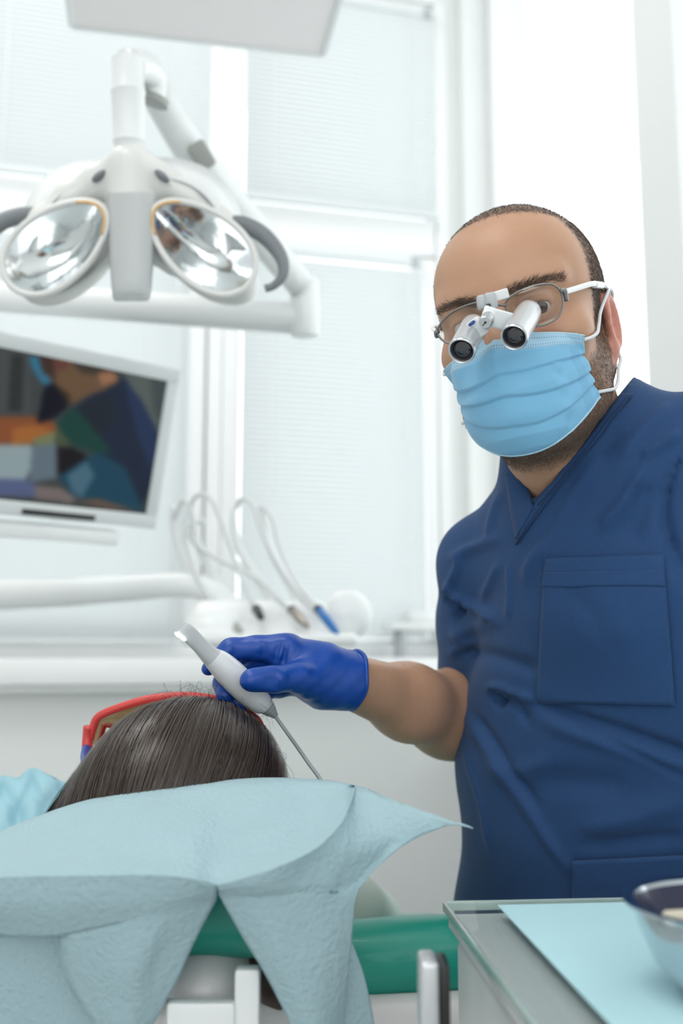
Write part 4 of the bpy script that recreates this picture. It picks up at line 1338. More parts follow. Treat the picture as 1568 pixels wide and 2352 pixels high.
def legs():
    hpL, hpR = PV + TX * 0.10 - Vector((0, 0, 0.05)), PV - TX * 0.10 - Vector((0, 0, 0.05))
    out = []
    for hp, sx in ((hpR, -1), (hpL, 1)):
        kn = Vector((hp.x + 0.01 * sx, hp.y - 0.03, 0.48))
        an = Vector((hp.x + 0.02 * sx, hp.y + 0.02, 0.09))
        out.append((hp, kn, an))
    return out
LEGS = legs()
def dentist():
    root = thing('person', 'man in navy scrubs, blue mask and magnifying loupes, holding a scanner', 'person', Vector((PV.x, PV.y, 0)))
    xs = np.concatenate([np.arange(-0.16, 0.06, 0.0042), np.arange(0.06, 0.31, 0.0022), np.arange(0.31, 0.66, 0.006)])
    ys = np.concatenate([np.arange(0.80, 1.085, 0.0022), np.arange(1.085, 1.45, 0.006)])
    zs = np.concatenate([np.arange(-0.01, 0.86, 0.010), np.arange(0.86, 1.34, 0.0048), np.arange(1.34, 1.66, 0.0022)])
    f = Field(xs, ys, zs)
    # ---- head
    f.ell(H(0, 0.031, -0.014), (0.0760, 0.084, 0.098), HA, 0.02)
    f.ell(H(0, 0.043, 0.026), (0.066, 0.058, 0.063), HA, 0.03)
    f.ell(H(0, -0.035, 0.028), (0.0645, 0.078, 0.060), HA, 0.03)
    f.cone(H(0, -0.086, 0.048), H(0, -0.089, 0.060), 0.026, 0.023, 0.025)
    for s in (-1, 1):
        f.chain([(H(s * 0.0545, -0.050, -0.012), 0.020), (H(s * 0.0445, -0.076, 0.022), 0.019), (H(s * 0.020, -0.095, 0.055), 0.019)], 0.025)
        f.ell(H(s * 0.044, -0.018, 0.054), (0.026, 0.020, 0.024), HA, 0.02)
        f.cone(H(s * 0.011, 0.030, 0.084), H(s * 0.050, 0.031, 0.066), 0.0095, 0.009, 0.014)
        f.ell(H(s * 0.034, 0.008, 0.094), (0.019, 0.013, 0.017), HA, 0.012, 'sub')
        f.ell(H(s * 0.036, 0.007, 0.0715), (0.0142, 0.0138, 0.0142), HA, 0.006)
        f.ell(H(s * 0.0345, 0.0065, 0.087), (0.0135, 0.0056, 0.013), HA, 0.002, 'sub')
        # ear: rim, bowl, lobe
        ec = (0.0735, -0.015, -0.016)
        ox = (HX * s * 0.93 - HZ * 0.36).normalized()
        oz = ox.cross(HY)
        f.ell(H(s * ec[0], ec[1], ec[2]), (0.0062, 0.0265, 0.0165), (oz.cross(HY), HY, oz), 0.004)
        rim = [H(s * (0.0750 + 0.0030 * math.sin(a)), -0.014 + 0.0255 * math.cos(a), -0.018 - 0.014 * math.sin(a)) for a in np.linspace(-0.7, 2.9, 12)]
        f.chain([(p, 0.0042) for p in rim], 0.004)
        f.ell(H(s * 0.0745, -0.040, -0.011), (0.006, 0.009, 0.008), HA, 0.006)
        f.ell(H(s * 0.0838, -0.016, -0.012), (0.0075, 0.014, 0.009), HA, 0.005, 'sub')
    f.chain([(H(0, 0.016, 0.086), 0.0085), (H(0, -0.012, 0.103), 0.0095), (H(0, -0.028, 0.111), 0.0125)], 0.014)
    for s in (-1, 1):
        f.ell(H(s * 0.0125, -0.030, 0.100), (0.009, 0.009, 0.011), HA, 0.008)
    f.ell(H(0, -0.064, 0.086), (0.026, 0.006, 0.010), HA, 0.008)
    f.ell(H(0, -0.074, 0.084), (0.022, 0.007, 0.010), HA, 0.008)
    # ---- neck, trunk
    f.cone(H(0, -0.045, -0.025), NB - TY * 0.02 - TX * 0.004, 0.061, 0.060, 0.02)
    f.cone(H(-0.006, -0.088, 0.008), NB - TY * 0.05 + TZ * 0.016 - TX * 0.022, 0.042, 0.038, 0.03)
    f.chain([(SR + TX * 0.02 - TY * 0.01, 0.036), (NB - TY * 0.05, 0.046), (SL, 0.04)], 0.03)
    f.ell(CH, (0.160, 0.205, 0.100), TA, 0.04)
    f.ell(BE, (0.155, 0.19, 0.112), TA, 0.05)
    f.ell(PV, (0.155, 0.14, 0.115), TA, 0.05)
    for hp, kn, an in LEGS:
        f.chain([(hp, 0.085), (kn, 0.058), (an, 0.042)], 0.03)
        f.chain([(an - Vector((0, -0.03, 0.035)), 0.042), (an + Vector((0.0, -0.13, -0.05)), 0.034)], 0.03)
    # ---- his right arm (seen) and left arm (mostly out of the picture)
    f.chain([(SR + TX * 0.015, 0.040), (ELB, 0.044)], 0.02)
    f.chain([(ELB, 0.050), (ELB.lerp(WRI, 0.3) - Vector((0, 0, 0.004)), 0.0455), (ELB.lerp(WRI, 0.6) - Vector((0, 0, 0.003)), 0.0375), (WRI, 0.0265)], 0.03)
    EL2 = SL + Vector((0.13, 0.06, -0.26)); WR2 = EL2 + Vector((0.0, -0.02, -0.24))
    f.chain([(SL, 0.052), (EL2, 0.044), (WR2, 0.027), (WR2 + Vector((-0.01, -0.03, -0.07)), 0.03), (WR2 + Vector((-0.01, -0.04, -0.13)), 0.012)], 0.02)
    for nm, ch in HAND.items():
        f.chain([(P(*p), r - 0.0035) for p, r in ch], 0.006)
    V, Q = f.build(3)
    hl = hloc(V)
    x, y, z = hl[:, 0], hl[:, 1], hl[:, 2]
    near = (np.linalg.norm(hl, axis=1) < 0.21)
    # ---- hair and beard areas, in head coordinates
    ss = lambda e0, e1, t: np.clip((t - e0) / (e1 - e0), 0, 1) ** 2 * (3 - 2 * np.clip((t - e0) / (e1 - e0), 0, 1))
    ax_ = np.abs(x)
    top = ss(-0.003, 0.006, y * 0.8 - z * 0.6 - 0.045 - 2.4 * ax_ ** 2) * ss(0.03, 0.05, y)      # receding hairline
    side = ss(0.004, -0.008, z - (0.031 - 0.16 * np.maximum(0.03 - y, 0))) * ss(0.052, 0.062, ax_) * ss(-0.02, -0.005, y)
    hair = np.maximum(top, side) * near
    ear = (ax_ > 0.0735) & (z < -0.001) & (y < 0.015) & (y > -0.055)
    hair[ear] *= 0.0
    jl = -0.014 - 0.55 * np.maximum(z - 0.0, 0)          # upper edge of the beard
    beard = ss(0.0, -0.016, y - jl) * ss(-0.142, -0.126, y - 0.35 * np.maximum(0.02 - z, 0)) * ss(-0.034, -0.016, z + 0.0) * near
    burn = ss(0.052, 0.062, ax_) * ss(0.030, 0.020, z) * ss(-0.014, -0.002, z) * ss(0.055, 0.04, y) * near
    beard = np.maximum(beard, burn * 0.9) * (~ear)
    beard = np.where(y < -0.140, beard * 0.5, beard)
    me = npmesh('dentist_body', V, Q)
    attr(me, 'stubble', np.clip(np.maximum(hair, beard * 0.85), 0, 1))
    redd = np.zeros(len(V)); redd[ear] = 0.8
    redd = np.maximum(redd, 0.35 * np.exp(-((ax_ - 0.035) ** 2 + (y + 0.012) ** 2) / 0.018 ** 2) * near)
    attr(me, 'redness', redd)
    skin = mat('man_skin', (0.56, 0.335, 0.225), 0.46, sss=0.12, spec=0.45)
    nt = skin.node_tree; b = nt.nodes['Principled BSDF']
    tc = nt.nodes.new('ShaderNodeTexCoord')
    n1 = nt.nodes.new('ShaderNodeTexNoise'); n1.inputs['Scale'].default_value = 22; n1.inputs['Detail'].default_value = 6
    n2 = nt.nodes.new('ShaderNodeTexNoise'); n2.inputs['Scale'].default_value = 520; n2.inputs['Detail'].default_value = 3
    for n in (n1, n2): nt.links.new(tc.outputs['Object'], n.inputs['Vector'])
    m1 = nt.nodes.new('ShaderNodeMix'); m1.data_type = 'RGBA'
    m1.inputs['A'].default_value = (0.46, 0.250, 0.152, 1); m1.inputs['B'].default_value = (0.57, 0.340, 0.222, 1)
    nt.links.new(n1.outputs['Fac'], m1.inputs['Factor'])
    ar = nt.nodes.new('ShaderNodeAttribute'); ar.attribute_name = 'redness'
    m2 = nt.nodes.new('ShaderNodeMix'); m2.data_type = 'RGBA'
    nt.links.new(ar.outputs['Fac'], m2.inputs['Factor']); nt.links.new(m1.outputs['Result'], m2.inputs['A'])
    m2.inputs['B'].default_value = (0.60, 0.24, 0.19, 1)
    at = nt.nodes.new('ShaderNodeAttribute'); at.attribute_name = 'stubble'
    mp = nt.nodes.new('ShaderNodeMapRange'); mp.inputs['From Min'].default_value = 0.35; mp.inputs['From Max'].default_value = 0.65
    mp.inputs['To Min'].default_value = 0.55; mp.inputs['To Max'].default_value = 0.95
    nt.links.new(n2.outputs['Fac'], mp.inputs['Value'])
    mu = nt.nodes.new('ShaderNodeMath'); mu.operation = 'MULTIPLY'
    nt.links.new(at.outputs['Fac'], mu.inputs[0]); nt.links.new(mp.outputs['Result'], mu.inputs[1])
    m3 = nt.nodes.new('ShaderNodeMix'); m3.data_type = 'RGBA'
    nt.links.new(mu.outputs[0], m3.inputs['Factor']); nt.links.new(m2.outputs['Result'], m3.inputs['A'])
    m3.inputs['B'].default_value = (0.085, 0.050, 0.034, 1)
    nt.links.new(m3.outputs['Result'], b.inputs['Base Color'])
    bp = nt.nodes.new('ShaderNodeBump'); bp.inputs['Strength'].default_value = 0.12; bp.inputs['Distance'].default_value = 0.0008
    nt.links.new(n2.outputs['Fac'], bp.inputs['Height']); nt.links.new(bp.outputs['Normal'], b.inputs['Normal'])
    body = link('body', me, skin, root)
    N = vnormals(V, Q)
    bv = BVHTree.FromPolygons([Vector(v) for v in V[:]], [tuple(int(i) for i in q) for q in Q[near[Q[:, 0]]]]) if True else None
    # ---- short hair, beard, brows, arm hair as fine strands
    def grow(name, w, n, ln, wd, dirf, m, lay=0.6):
        p = w[Q].mean(1) ** 1.2
        nf = np.cross(V[Q[:, 2]] - V[Q[:, 0]], V[Q[:, 3]] - V[Q[:, 1]])
        ar_ = np.linalg.norm(nf, axis=1)
        p = p * ar_
        if p.sum() <= 0: return
        fi = rng.choice(len(Q), n, p=p / p.sum())
        uv = rng.random((n, 2, 1))
        q = Q[fi]
        base = (V[q[:, 0]] * (1 - uv[:, 0]) + V[q[:, 1]] * uv[:, 0]) * (1 - uv[:, 1]) + (V[q[:, 3]] * (1 - uv[:, 0]) + V[q[:, 2]] * uv[:, 0]) * uv[:, 1]
        nn = N[q[:, 0]]
        dv = dirf(base) + rng.normal(0, 0.28, (n, 3))
        dv -= nn * (dv * nn).sum(1)[:, None]
        dv /= np.linalg.norm(dv, axis=1)[:, None] + 1e-9
        L_ = ln * rng.uniform(0.6, 1.2, (n, 1))
        K = 4
        Pth = np.zeros((n, K, 3))
        for k in range(K):
            t = k / (K - 1)
            Pth[:, k] = base + L_ * (dv * lay * t + nn * (1 - lay) * (t - 0.35 * t * t)) - nn * 0.0004
        view = np.array(CAM) - base
        view /= np.linalg.norm(view, axis=1)[:, None]
        link(name, ribbons(name, Pth, np.repeat((nn * 0.4 + view * 0.6)[:, None, :], K, 1), np.full(n, wd) * rng.uniform(0.7, 1.2, n), 0.3), m, root)
    hx_, hy_, hz_ = np.array(HX), np.array(HY), np.array(HZ)
    grow('short_hair', hair, 16000, 0.0075, 0.00042, lambda b_: np.where((np.abs(hloc(b_)[:, 0]) > 0.06)[:, None], -hy_ * 0.7 - hz_ * 0.5, hz_ * 0.8 + hx_ * 0.3), M['hair2'], 0.66)
    grow('beard', np.clip(beard, 0, 1), 18000, 0.0055, 0.00032, lambda b_: np.tile(-hy_ + 0.25 * hz_, (len(b_), 1)), M['beard'], 0.72)
    brow = np.zeros(len(V))
    for s in (-1, 1):
        t = np.clip((s * x - 0.012) / 0.044, 0, 1)
        yc = 0.0235 + 0.005 * np.sin(t * 2.4)
        inb = (s * x > 0.010) & (s * x < 0.058) & (z > 0.03)
        brow = np.maximum(brow, np.where(inb, np.exp(-((y - yc) / (0.0042 - 0.0018 * t)) ** 2), 0))
    brow[brow < 0.3] = 0
    grow('eyebrows', brow * near, 1500, 0.0085, 0.00030, lambda b_: np.sign(hloc(b_)[:, :1]) * hx_ + 0.25 * hy_, M['hair2'], 0.8)
    pr = project(V)
    fore = ((pr[:, 0] > 825) & (pr[:, 0] < 1065) & (pr[:, 1] > 1490) & (pr[:, 1] < 1770) & (pr[:, 2] < 1.3)).astype(float)
    grow('arm_hair', fore, 900, 0.010, 0.00016, lambda b_: np.tile(np.array([-0.6, -0.1, -0.5]), (len(b_), 1)), mat('arm_hair', (0.22, 0.12, 0.07), 0.6, noise=0.2), 0.85)
    # ---- eyes
    for s in (-1, 1):
        c = H(s * 0.036, 0.007, 0.0715)
        gz = (CAM - c).normalized() * 0.6 + HZ * 0.4
        gz.normalize()
        e = link('eye', lathe_me('eye', [((1 - math.cos(a)) / 2, 0.0120 * math.sin(a)) for a in np.linspace(0.001, math.pi - 0.001, 24)], c + gz * 0.012, c - gz * 0.012, 28, False), M['eyewhite'], root)
        link('iris', lathe_me('iris', [(math.cos(a), 0.0123 * math.sin(a)) for a in np.linspace(0.5, 0.0005, 9)], c, c + gz * 0.0123, 28, False), M['iris'], e)
        link('pupil', lathe_me('pupil', [(math.cos(a), 0.01245 * math.sin(a)) for a in np.linspace(0.2, 0.0005, 6)], c, c + gz * 0.01245, 20, False), M['pupil'], e)
    return root, bv, V, Q
MAN, HEADBV, BV_V, BV_Q = dentist()

# ---- scrubs
SCRUB = mat('navy_cotton', (0.022, 0.066, 0.175), 0.78, noise=0.10, nscale=260, bump=0.25, bscale=900, bdist=0.0006, sheen=0.06, spec=0.25)
STITCH = mat('navy_thread', (0.012, 0.036, 0.105), 0.8, noise=0.1)
def scrubs():
    xs = np.arange(0.02, 0.68, 0.0042)
    ys = np.arange(0.76, 1.46, 0.0046)
    zs = np.arange(0.72, 1.52, 0.0044)
    f = Field(xs, ys, zs)
    f.ell(CH + TY * 0.01 - TX * 0.008, (0.180, 0.235, 0.128), TA, 0.05)
    f.ell(BE, (0.190, 0.23, 0.140), TA, 0.06)
    f.ell(PV - TY * 0.03, (0.192, 0.20, 0.142), TA, 0.06)
    f.chain([(SR + TX * 0.008 - TY * 0.004, 0.052), (NB - TY * 0.045 - TX * 0.01, 0.050)], 0.05)
    f.chain([(NB - TY * 0.03 + TX * 0.03, 0.064), (SL, 0.062)], 0.06)
    f.cone(NB - TY * 0.04 + TX * 0.008, NB + TY * 0.03 + TX * 0.012, 0.072, 0.070, 0.04)
    f.cone(CH + TY * 0.10, NB - TY * 0.02 + TX * 0.012 + TZ * 0.008, 0.112, 0.070, 0.05)
    # sleeves
    f.chain([(SR + TX * 0.004, 0.052), (SR.lerp(ELB, 0.35), 0.050), (SR.lerp(ELB, 0.62), 0.056)], 0.025)
    f.chain([(SL, 0.062), (SL + Vector((0.05, 0.02, -0.08)), 0.060), (SL + Vector((0.095, 0.045, -0.19)), 0.064)], 0.010)
    # neck opening: everything above the two neckline edges
    A, B, C = np.array([1225, 1152.]), np.array([1178, 1062.]), np.array([1424, 903.])
    o = np.array(CAM)
    def wedge(X, Y, Z):
        dx, dy, dz = X - o[0], Y - o[1], Z - o[2]
        d = dy * FWD.y + dz * FWD.z
        u = IW / 2 + F * dx / d + 0 * dz
        v = IH / 2 - F * (dy * UPV.y + dz * UPV.z) / d + 0 * dx
        def side(p, q):
            e = q - p; n = np.array([-e[1], e[0]]) / np.linalg.norm(e)
            return (u - p[0]) * n[0] + (v - p[1]) * n[1]
        l = side(A, B)          # <0 on one side
        r = side(A, C)
        sd = np.maximum(-l, r) if True else l
        return -sd * d / F      # inside the wedge (sd<0) is removed
    f.cut(wedge)
    # neck hole
    ax = np.array(NB + TY * 0.2) - np.array(NB - TY * 0.03)
    f.cone(NB + TY * 0.045, NB + TY * 0.2, 0.064, 0.070, 0.004, 'sub')
    V, Q = f.build(5)
    N = vnormals(V, Q)
    # ---- folds (polyline in picture pixels, half width px, height mm)
    folds = [
        ([(1372, 1055), (1309, 1150), (1265, 1240), (1225, 1290), (1205, 1340)], 16, 3.2),
        ([(1340, 1110), (1285, 1200), (1250, 1260)], 22, -2.4),
        ([(1480, 1078), (1440, 1140), (1405, 1185), (1378, 1212)], 15, 4.0),
        ([(1490, 1110), (1470, 1180), (1440, 1240)], 30, -3.5),
        ([(1566, 990), (1510, 1026), (1474, 1050)], 12, 3.4),
        ([(1545, 930), (1480, 985), (1420, 1060)], 20, 2.4),
        ([(1420, 985), (1370, 1050)], 22, -2.0),
        ([(1030, 1285), (1062, 1268), (1100, 1252), (1155, 1235)], 12, 3.2),
        ([(1150, 1130), (1130, 1190), (1122, 1235)], 10, 2.2),
        ([(1026, 1360), (1048, 1310), (1058, 1275)], 10, 3.0),
        ([(1105, 1378), (1130, 1330), (1148, 1295)], 9, 2.4),
        ([(1170, 1290), (1168, 1360), (1163, 1420)], 8, 1.6),
        ([(1018, 1372), (1040, 1385), (1058, 1396), (1052, 1420)], 11, -9.0),
        ([(1040, 1372), (1075, 1388), (1110, 1400), (1140, 1430)], 12, 4.2),
        ([(1030, 1345), (1040, 1362), (1062, 1372)], 8, 3.5),
        ([(1040, 1470), (1080, 1440), (1130, 1430)], 26, 4.0),
        ([(1045, 1490), (1120, 1502), (1180, 1520), (1235, 1540)], 18, -3.2),
        ([(1032, 1500), (1060, 1488), (1100, 1470)], 14, 3.0),
        ([(1120, 1585), (1145, 1578), (1180, 1592), (1235, 1610)], 9, 3.2),
        ([(1135, 1592), (1140, 1608), (1155, 1618)], 10, -7.0),
        ([(1150, 1600), (1185, 1618), (1215, 1660)], 12, -3.0),
        ([(1235, 1612), (1330, 1650), (1430, 1680), (1520, 1712), (1600, 1740)], 15, -4.2),
        ([(1240, 1650), (1340, 1690), (1450, 1725), (1570, 1775)], 20, 2.6),
        ([(1380, 1690), (1480, 1740), (1580, 1790)], 12, -2.6),
        ([(1062, 1640), (1105, 1700), (1150, 1770), (1205, 1850), (1260, 1930), (1315, 2010)], 14, 2.8),
        ([(1085, 1640), (1130, 1700), (1180, 1775), (1235, 1855)], 12, -2.6),
        ([(1066, 1720), (1100, 1830), (1130, 1960)], 8, 1.8),
        ([(1240, 1790), (1330, 1800), (1450, 1810)], 40, -3.0),
        ([(1120, 1760), (1200, 1770), (1270, 1745)], 26, 2.2),
        ([(1330, 1900), (1450, 1880), (1570, 1840)], 26, 2.2),
        ([(1340, 1940), (1450, 1930), (1570, 1920)], 18, -2.6),
        ([(1570, 1030), (1540, 1110), (1535, 1200), (1570, 1300)], 5, -3.0),
        ([(1528, 1080), (1526, 1180), (1550, 1270), (1580, 1330)], 24, -3.0),
        ([(1340, 1440), (1400, 1450), (1460, 1430)], 40, 1.6),
        ([(1300, 1360), (1350, 1390), (1400, 1480)], 22, -1.5),
    ]
    pr = project(V)
    vd = np.array(CAM) - V
    vd /= np.linalg.norm(vd, axis=1)[:, None]
    facing = np.clip((N * vd).sum(1) * 2.5 + 0.1, 0, 1)
    D = np.zeros(len(V))
    for pl, hw, amp in folds:
        pl = np.array(catmull([(a, b, 0) for a, b in pl], 6))[:, :2]
        best = np.full(len(V), 1e9); tt = np.zeros(len(V))
        for i in range(len(pl) - 1):
            a, e = pl[i], pl[i + 1] - pl[i]
            q = pr[:, :2] - a
            t = np.clip((q @ e) / (e @ e), 0, 1)
            dd = np.linalg.norm(q - t[:, None] * e, axis=1)
            m = dd < best
            best[m] = dd[m]; tt[m] = ((i + t) / (len(pl) - 1))[m]
        env = np.clip(np.minimum(tt, 1 - tt) * 5 + 0.25, 0, 1)
        D += 2.1 * amp * 0.001 * env * np.exp(-(best / (0.85 * hw)) ** 2)
    low = 0.0016 * (np.sin(V[:, 0] * 52 + V[:, 2] * 37) + np.sin(V[:, 2] * 61 - V[:, 0] * 23 + 1.7))
    V = V + N * ((D + low * 0.5) * facing)[:, None]
    # open at the hem: drop the floor faces
    me = npmesh('scrub_top', V, Q)
    top = link('scrub_top', me, SCRUB, MAN)
    bv = BVHTree.FromPolygons([Vector(v) for v in V], [tuple(int(i) for i in q) for q in Q])
    def on(px, py, lift=0.0):
        r = ray(px, py).normalized()
        h = bv.ray_cast(CAM, r)
        if h[0] is None:
            h = bv.find_nearest(P(px, py, 0.98))
        nrm = h[1] if h[1].dot(r) < 0 else -h[1]
        return h[0] + nrm * lift
    def patch(name, corners, nu, nv, lift, th, parent=top, m=SCRUB, smoothn=2):
        (a, b, c, d) = [np.array(q, float) for q in corners]      # TL TR BR BL
        g = np.zeros((nv + 1, nu + 1, 3))
        for j in range(nv + 1):
            for i in range(nu + 1):
                u, v = i / nu, j / nv
                p = (a * (1 - u) + b * u) * (1 - v) + (d * (1 - u) + c * u) * v
                g[j, i] = on(p[0], p[1], lift)
        for _ in range(smoothn):
            g[1:-1, 1:-1] = (g[1:-1, 1:-1] * 2 + g[:-2, 1:-1] + g[2:, 1:-1] + g[1:-1, :-2] + g[1:-1, 2:]) / 6
        me, _ = grid_me(name, g, True, 1)
        o = link(name, me, m, parent)
        solid(o, th, -1)
        return o
    def stitch(pts, parent, lift=0.0016, r=0.00055, n=None):
        q = catmull([(x, y, 0) for x, y in pts], 10)
        L_ = [on(p[0], p[1], lift) for p in q]
        link('stitch_line', tube_me('stitch_line', L_, r, 6), STITCH, parent)
    # breast pocket
    pk = patch('chest_pocket', [(1257, 1282), (1523, 1275), (1551, 1617), (1238, 1610)], 30, 36, 0.0026, 0.0025)
    patch('pocket_band', [(1256, 1313), (1525, 1309), (1528, 1347), (1252, 1347)], 30, 6, 0.0040, 0.0018, pk)
    for pts in ([(1272, 1282), (1268, 1340), (1262, 1450), (1256, 1590)], [(1503, 1278), (1508, 1340), (1520, 1450), (1528, 1600)], [(1256, 1588), (1400, 1600), (1530, 1598)]):
        stitch(pts, pk, 0.0034)
    for pts in ([(1324, 1312), (1326, 1347)], [(1415, 1311), (1416, 1347)], [(1257, 1312), (1390, 1311), (1525, 1309)]):
        stitch(pts, pk, 0.0046)
    # hip pocket
    hp = patch('hip_pocket', [(1316, 1974), (1600, 1958), (1600, 2110), (1318, 2110)], 24, 14, 0.0026, 0.0025)
    for pts in ([(1318, 1990), (1450, 1986), (1590, 1978)], [(1318, 2010), (1450, 2006), (1590, 1998)], [(1338, 1975), (1340, 2100)]):
        stitch(pts, hp, 0.0034)
    # neckline bands
    def band(name, inner, outer, lift):
        a = catmull([(x, y, 0) for x, y in inner], 10); b = catmull([(x, y, 0) for x, y in outer], 10)
        g = []
        for t in (0, 0.25, 0.5, 0.75, 1):
            g.append([on(p[0] * (1 - t) + q[0] * t, p[1] * (1 - t) + q[1] * t, lift) for p, q in zip(a, b)])
        g = np.array([[tuple(p) for p in r] for r in g])
        dep = (g - np.array(CAM)) @ np.array(FWD)
        for j in range(3, -1, -1):                 # rays that slip past the cut edge
            for i in range(g.shape[1]):
                if dep[j, i] - dep[j + 1, i] > 0.006:
                    dep[j, i] = dep[j + 1, i]
                    t = j / 4
                    g[j, i] = P(a[i][0] * (1 - t) + b[i][0] * t, a[i][1] * (1 - t) + b[i][1] * t, dep[j, i])
        for _ in range(3):
            g[:, 1:-1] = (g[:, 1:-1] * 2 + g[:, :-2] + g[:, 2:]) / 4
        me, _ = grid_me(name, g, True, 1)
        o = link(name, me, SCRUB, top); solid(o, 0.0025, -1)
        return o
    b1 = band('neck_band', [(1177, 1070), (1195, 1102), (1212, 1132), (1226, 1157), (1230, 1166)], [(1166, 1090), (1172, 1130), (1178, 1175), (1185, 1215), (1190, 1238)], 0.0018)
    b2 = band('neck_band', [(1428, 909), (1385, 963), (1335, 1029), (1285, 1091), (1233, 1158), (1198, 1206)], [(1452, 908), (1410, 962), (1358, 1030), (1306, 1094), (1252, 1162), (1188, 1252)], 0.0032)
    stitch([(1448, 915), (1406, 965), (1354, 1033), (1302, 1097), (1248, 1162), (1196, 1240)], b2, 0.0038, 0.0005)
    stitch([(1440, 915), (1398, 965), (1346, 1033), (1294, 1097), (1240, 1162)], b2, 0.0038, 0.0004)
    stitch([(1172, 1092), (1178, 1132), (1184, 1177), (1190, 1222)], b1, 0.0026, 0.0004)
    # trousers
    g = Field(np.arange(-0.02, 0.70, 0.009), np.arange(0.85, 1.5, 0.009), np.arange(0.0, 0.98, 0.010))
    g.ell(PV - TY * 0.06, (0.17, 0.15, 0.125), TA, 0.05)
    for h_, kn, an in LEGS:
        g.chain([(h_, 0.100), (kn, 0.076), (an + Vector((0, 0, 0.0)), 0.072)], 0.03)
    V2, Q2 = g.build(2)
    link('trousers', npmesh('trousers', V2, Q2), SCRUB, MAN)
    for i, (h_, kn, an) in enumerate(LEGS):
        s = Field(np.arange(an.x - 0.08, an.x + 0.08, 0.006), np.arange(an.y - 0.24, an.y + 0.12, 0.006), np.arange(-0.02, 0.16, 0.006))
        s.chain([(Vector((an.x, an.y + 0.03, 0.046)), 0.050), (Vector((an.x, an.y - 0.15, 0.036)), 0.042)], 0.02)
        s.cut(lambda X, Y, Z: 0.0 - Z + 0 * X)
        V3, Q3 = s.build(2)
        link('shoe', npmesh('shoe', V3, Q3), M['whitepl'], MAN)
scrubs()

# ---- glove
def glove():
    a = P(470, 1440, 1.0); b = P(840, 1640, 1.0)
    f = Field(np.arange(a.x - 0.02, b.x + 0.02, 0.0018), np.arange(0.89, 1.10, 0.0018), np.arange(b.z - 0.03, a.z + 0.04, 0.0018))
    for nm, ch in HAND.items():
        f.chain([(P(*p), r) for p, r in ch], 0.005 if nm in ('index', 'middle', 'ring', 'pinky', 'thumb') else 0.012)
    # cuff, flaring a little, then cut square across the wrist
    c0, c1 = P(770, 1558, 1.0), P(830, 1566, 1.012)
    f.chain([(c0, 0.0268), (c1, 0.0300)], 0.008)
    ax = (c1 - c0).normalized()
    cp = P(812, 1562, 1.008)
    an, cn = np.array(ax), np.array(cp)
    f.cut(lambda X, Y, Z: (X - cn[0]) * an[0] + (Y - cn[1]) * an[1] + (Z - cn[2]) * an[2])
    # creases at the joints
    for (p, q) in (((606, 1462, .9735), (602, 1512, .9735)), ((541, 1466, .9725), (538, 1512, .9725)), ((626, 1538, .9245), (626, 1588, .9245)), ((636, 1538, .9265), (636, 1586, .9265)), ((616, 1540, .923), (616, 1586, .923)), ((645, 1460, .9705), (630, 1516, .9715)), ((662, 1462, .9705), (650, 1520, .9705))):
        f.cone(P(*p), P(*q), 0.0022, 0.0022, 0.003, 'sub')
    V, Q = f.build(2)
    N = vnormals(V, Q)
    w = 0.00025 * np.sin(V[:, 0] * 170 + 60 * V[:, 2] + 40 * V[:, 1]) * np.sin(V[:, 2] * 190 + 2) + 0.0002 * np.sin(V[:, 0] * 220 - V[:, 2] * 330 + 200 * V[:, 1])
    g = link('glove', npmesh('glove', V + N * w[:, None], Q), M['glove'], MAN)
    u = ax.cross(Vector((0, 0, 1))).normalized(); v = ax.cross(u)
    ring = [cp + (u * math.cos(t) + v * math.sin(t)) * 0.0296 + ax * 0.0008 * math.sin(5 * t) for t in np.linspace(0, 2 * math.pi, 49)[:-1]]
    link('rolled_cuff', tube_me('rolled_cuff', ring, 0.0021, 10, closed=True), M['glove'], g)
    for k, off in enumerate((-0.006, -0.010)):
        ring = [cp + ax * (off + 0.0012 * math.sin(3 * t + k)) + (u * math.cos(t) + v * math.sin(t)) * 0.0284 for t in np.linspace(0, 2 * math.pi, 49)[:-1]]
        link('cuff_wrinkle', tube_me('cuff_wrinkle', ring, 0.0016, 8, closed=True), M['glove'], g)
    me = g.data
glove()

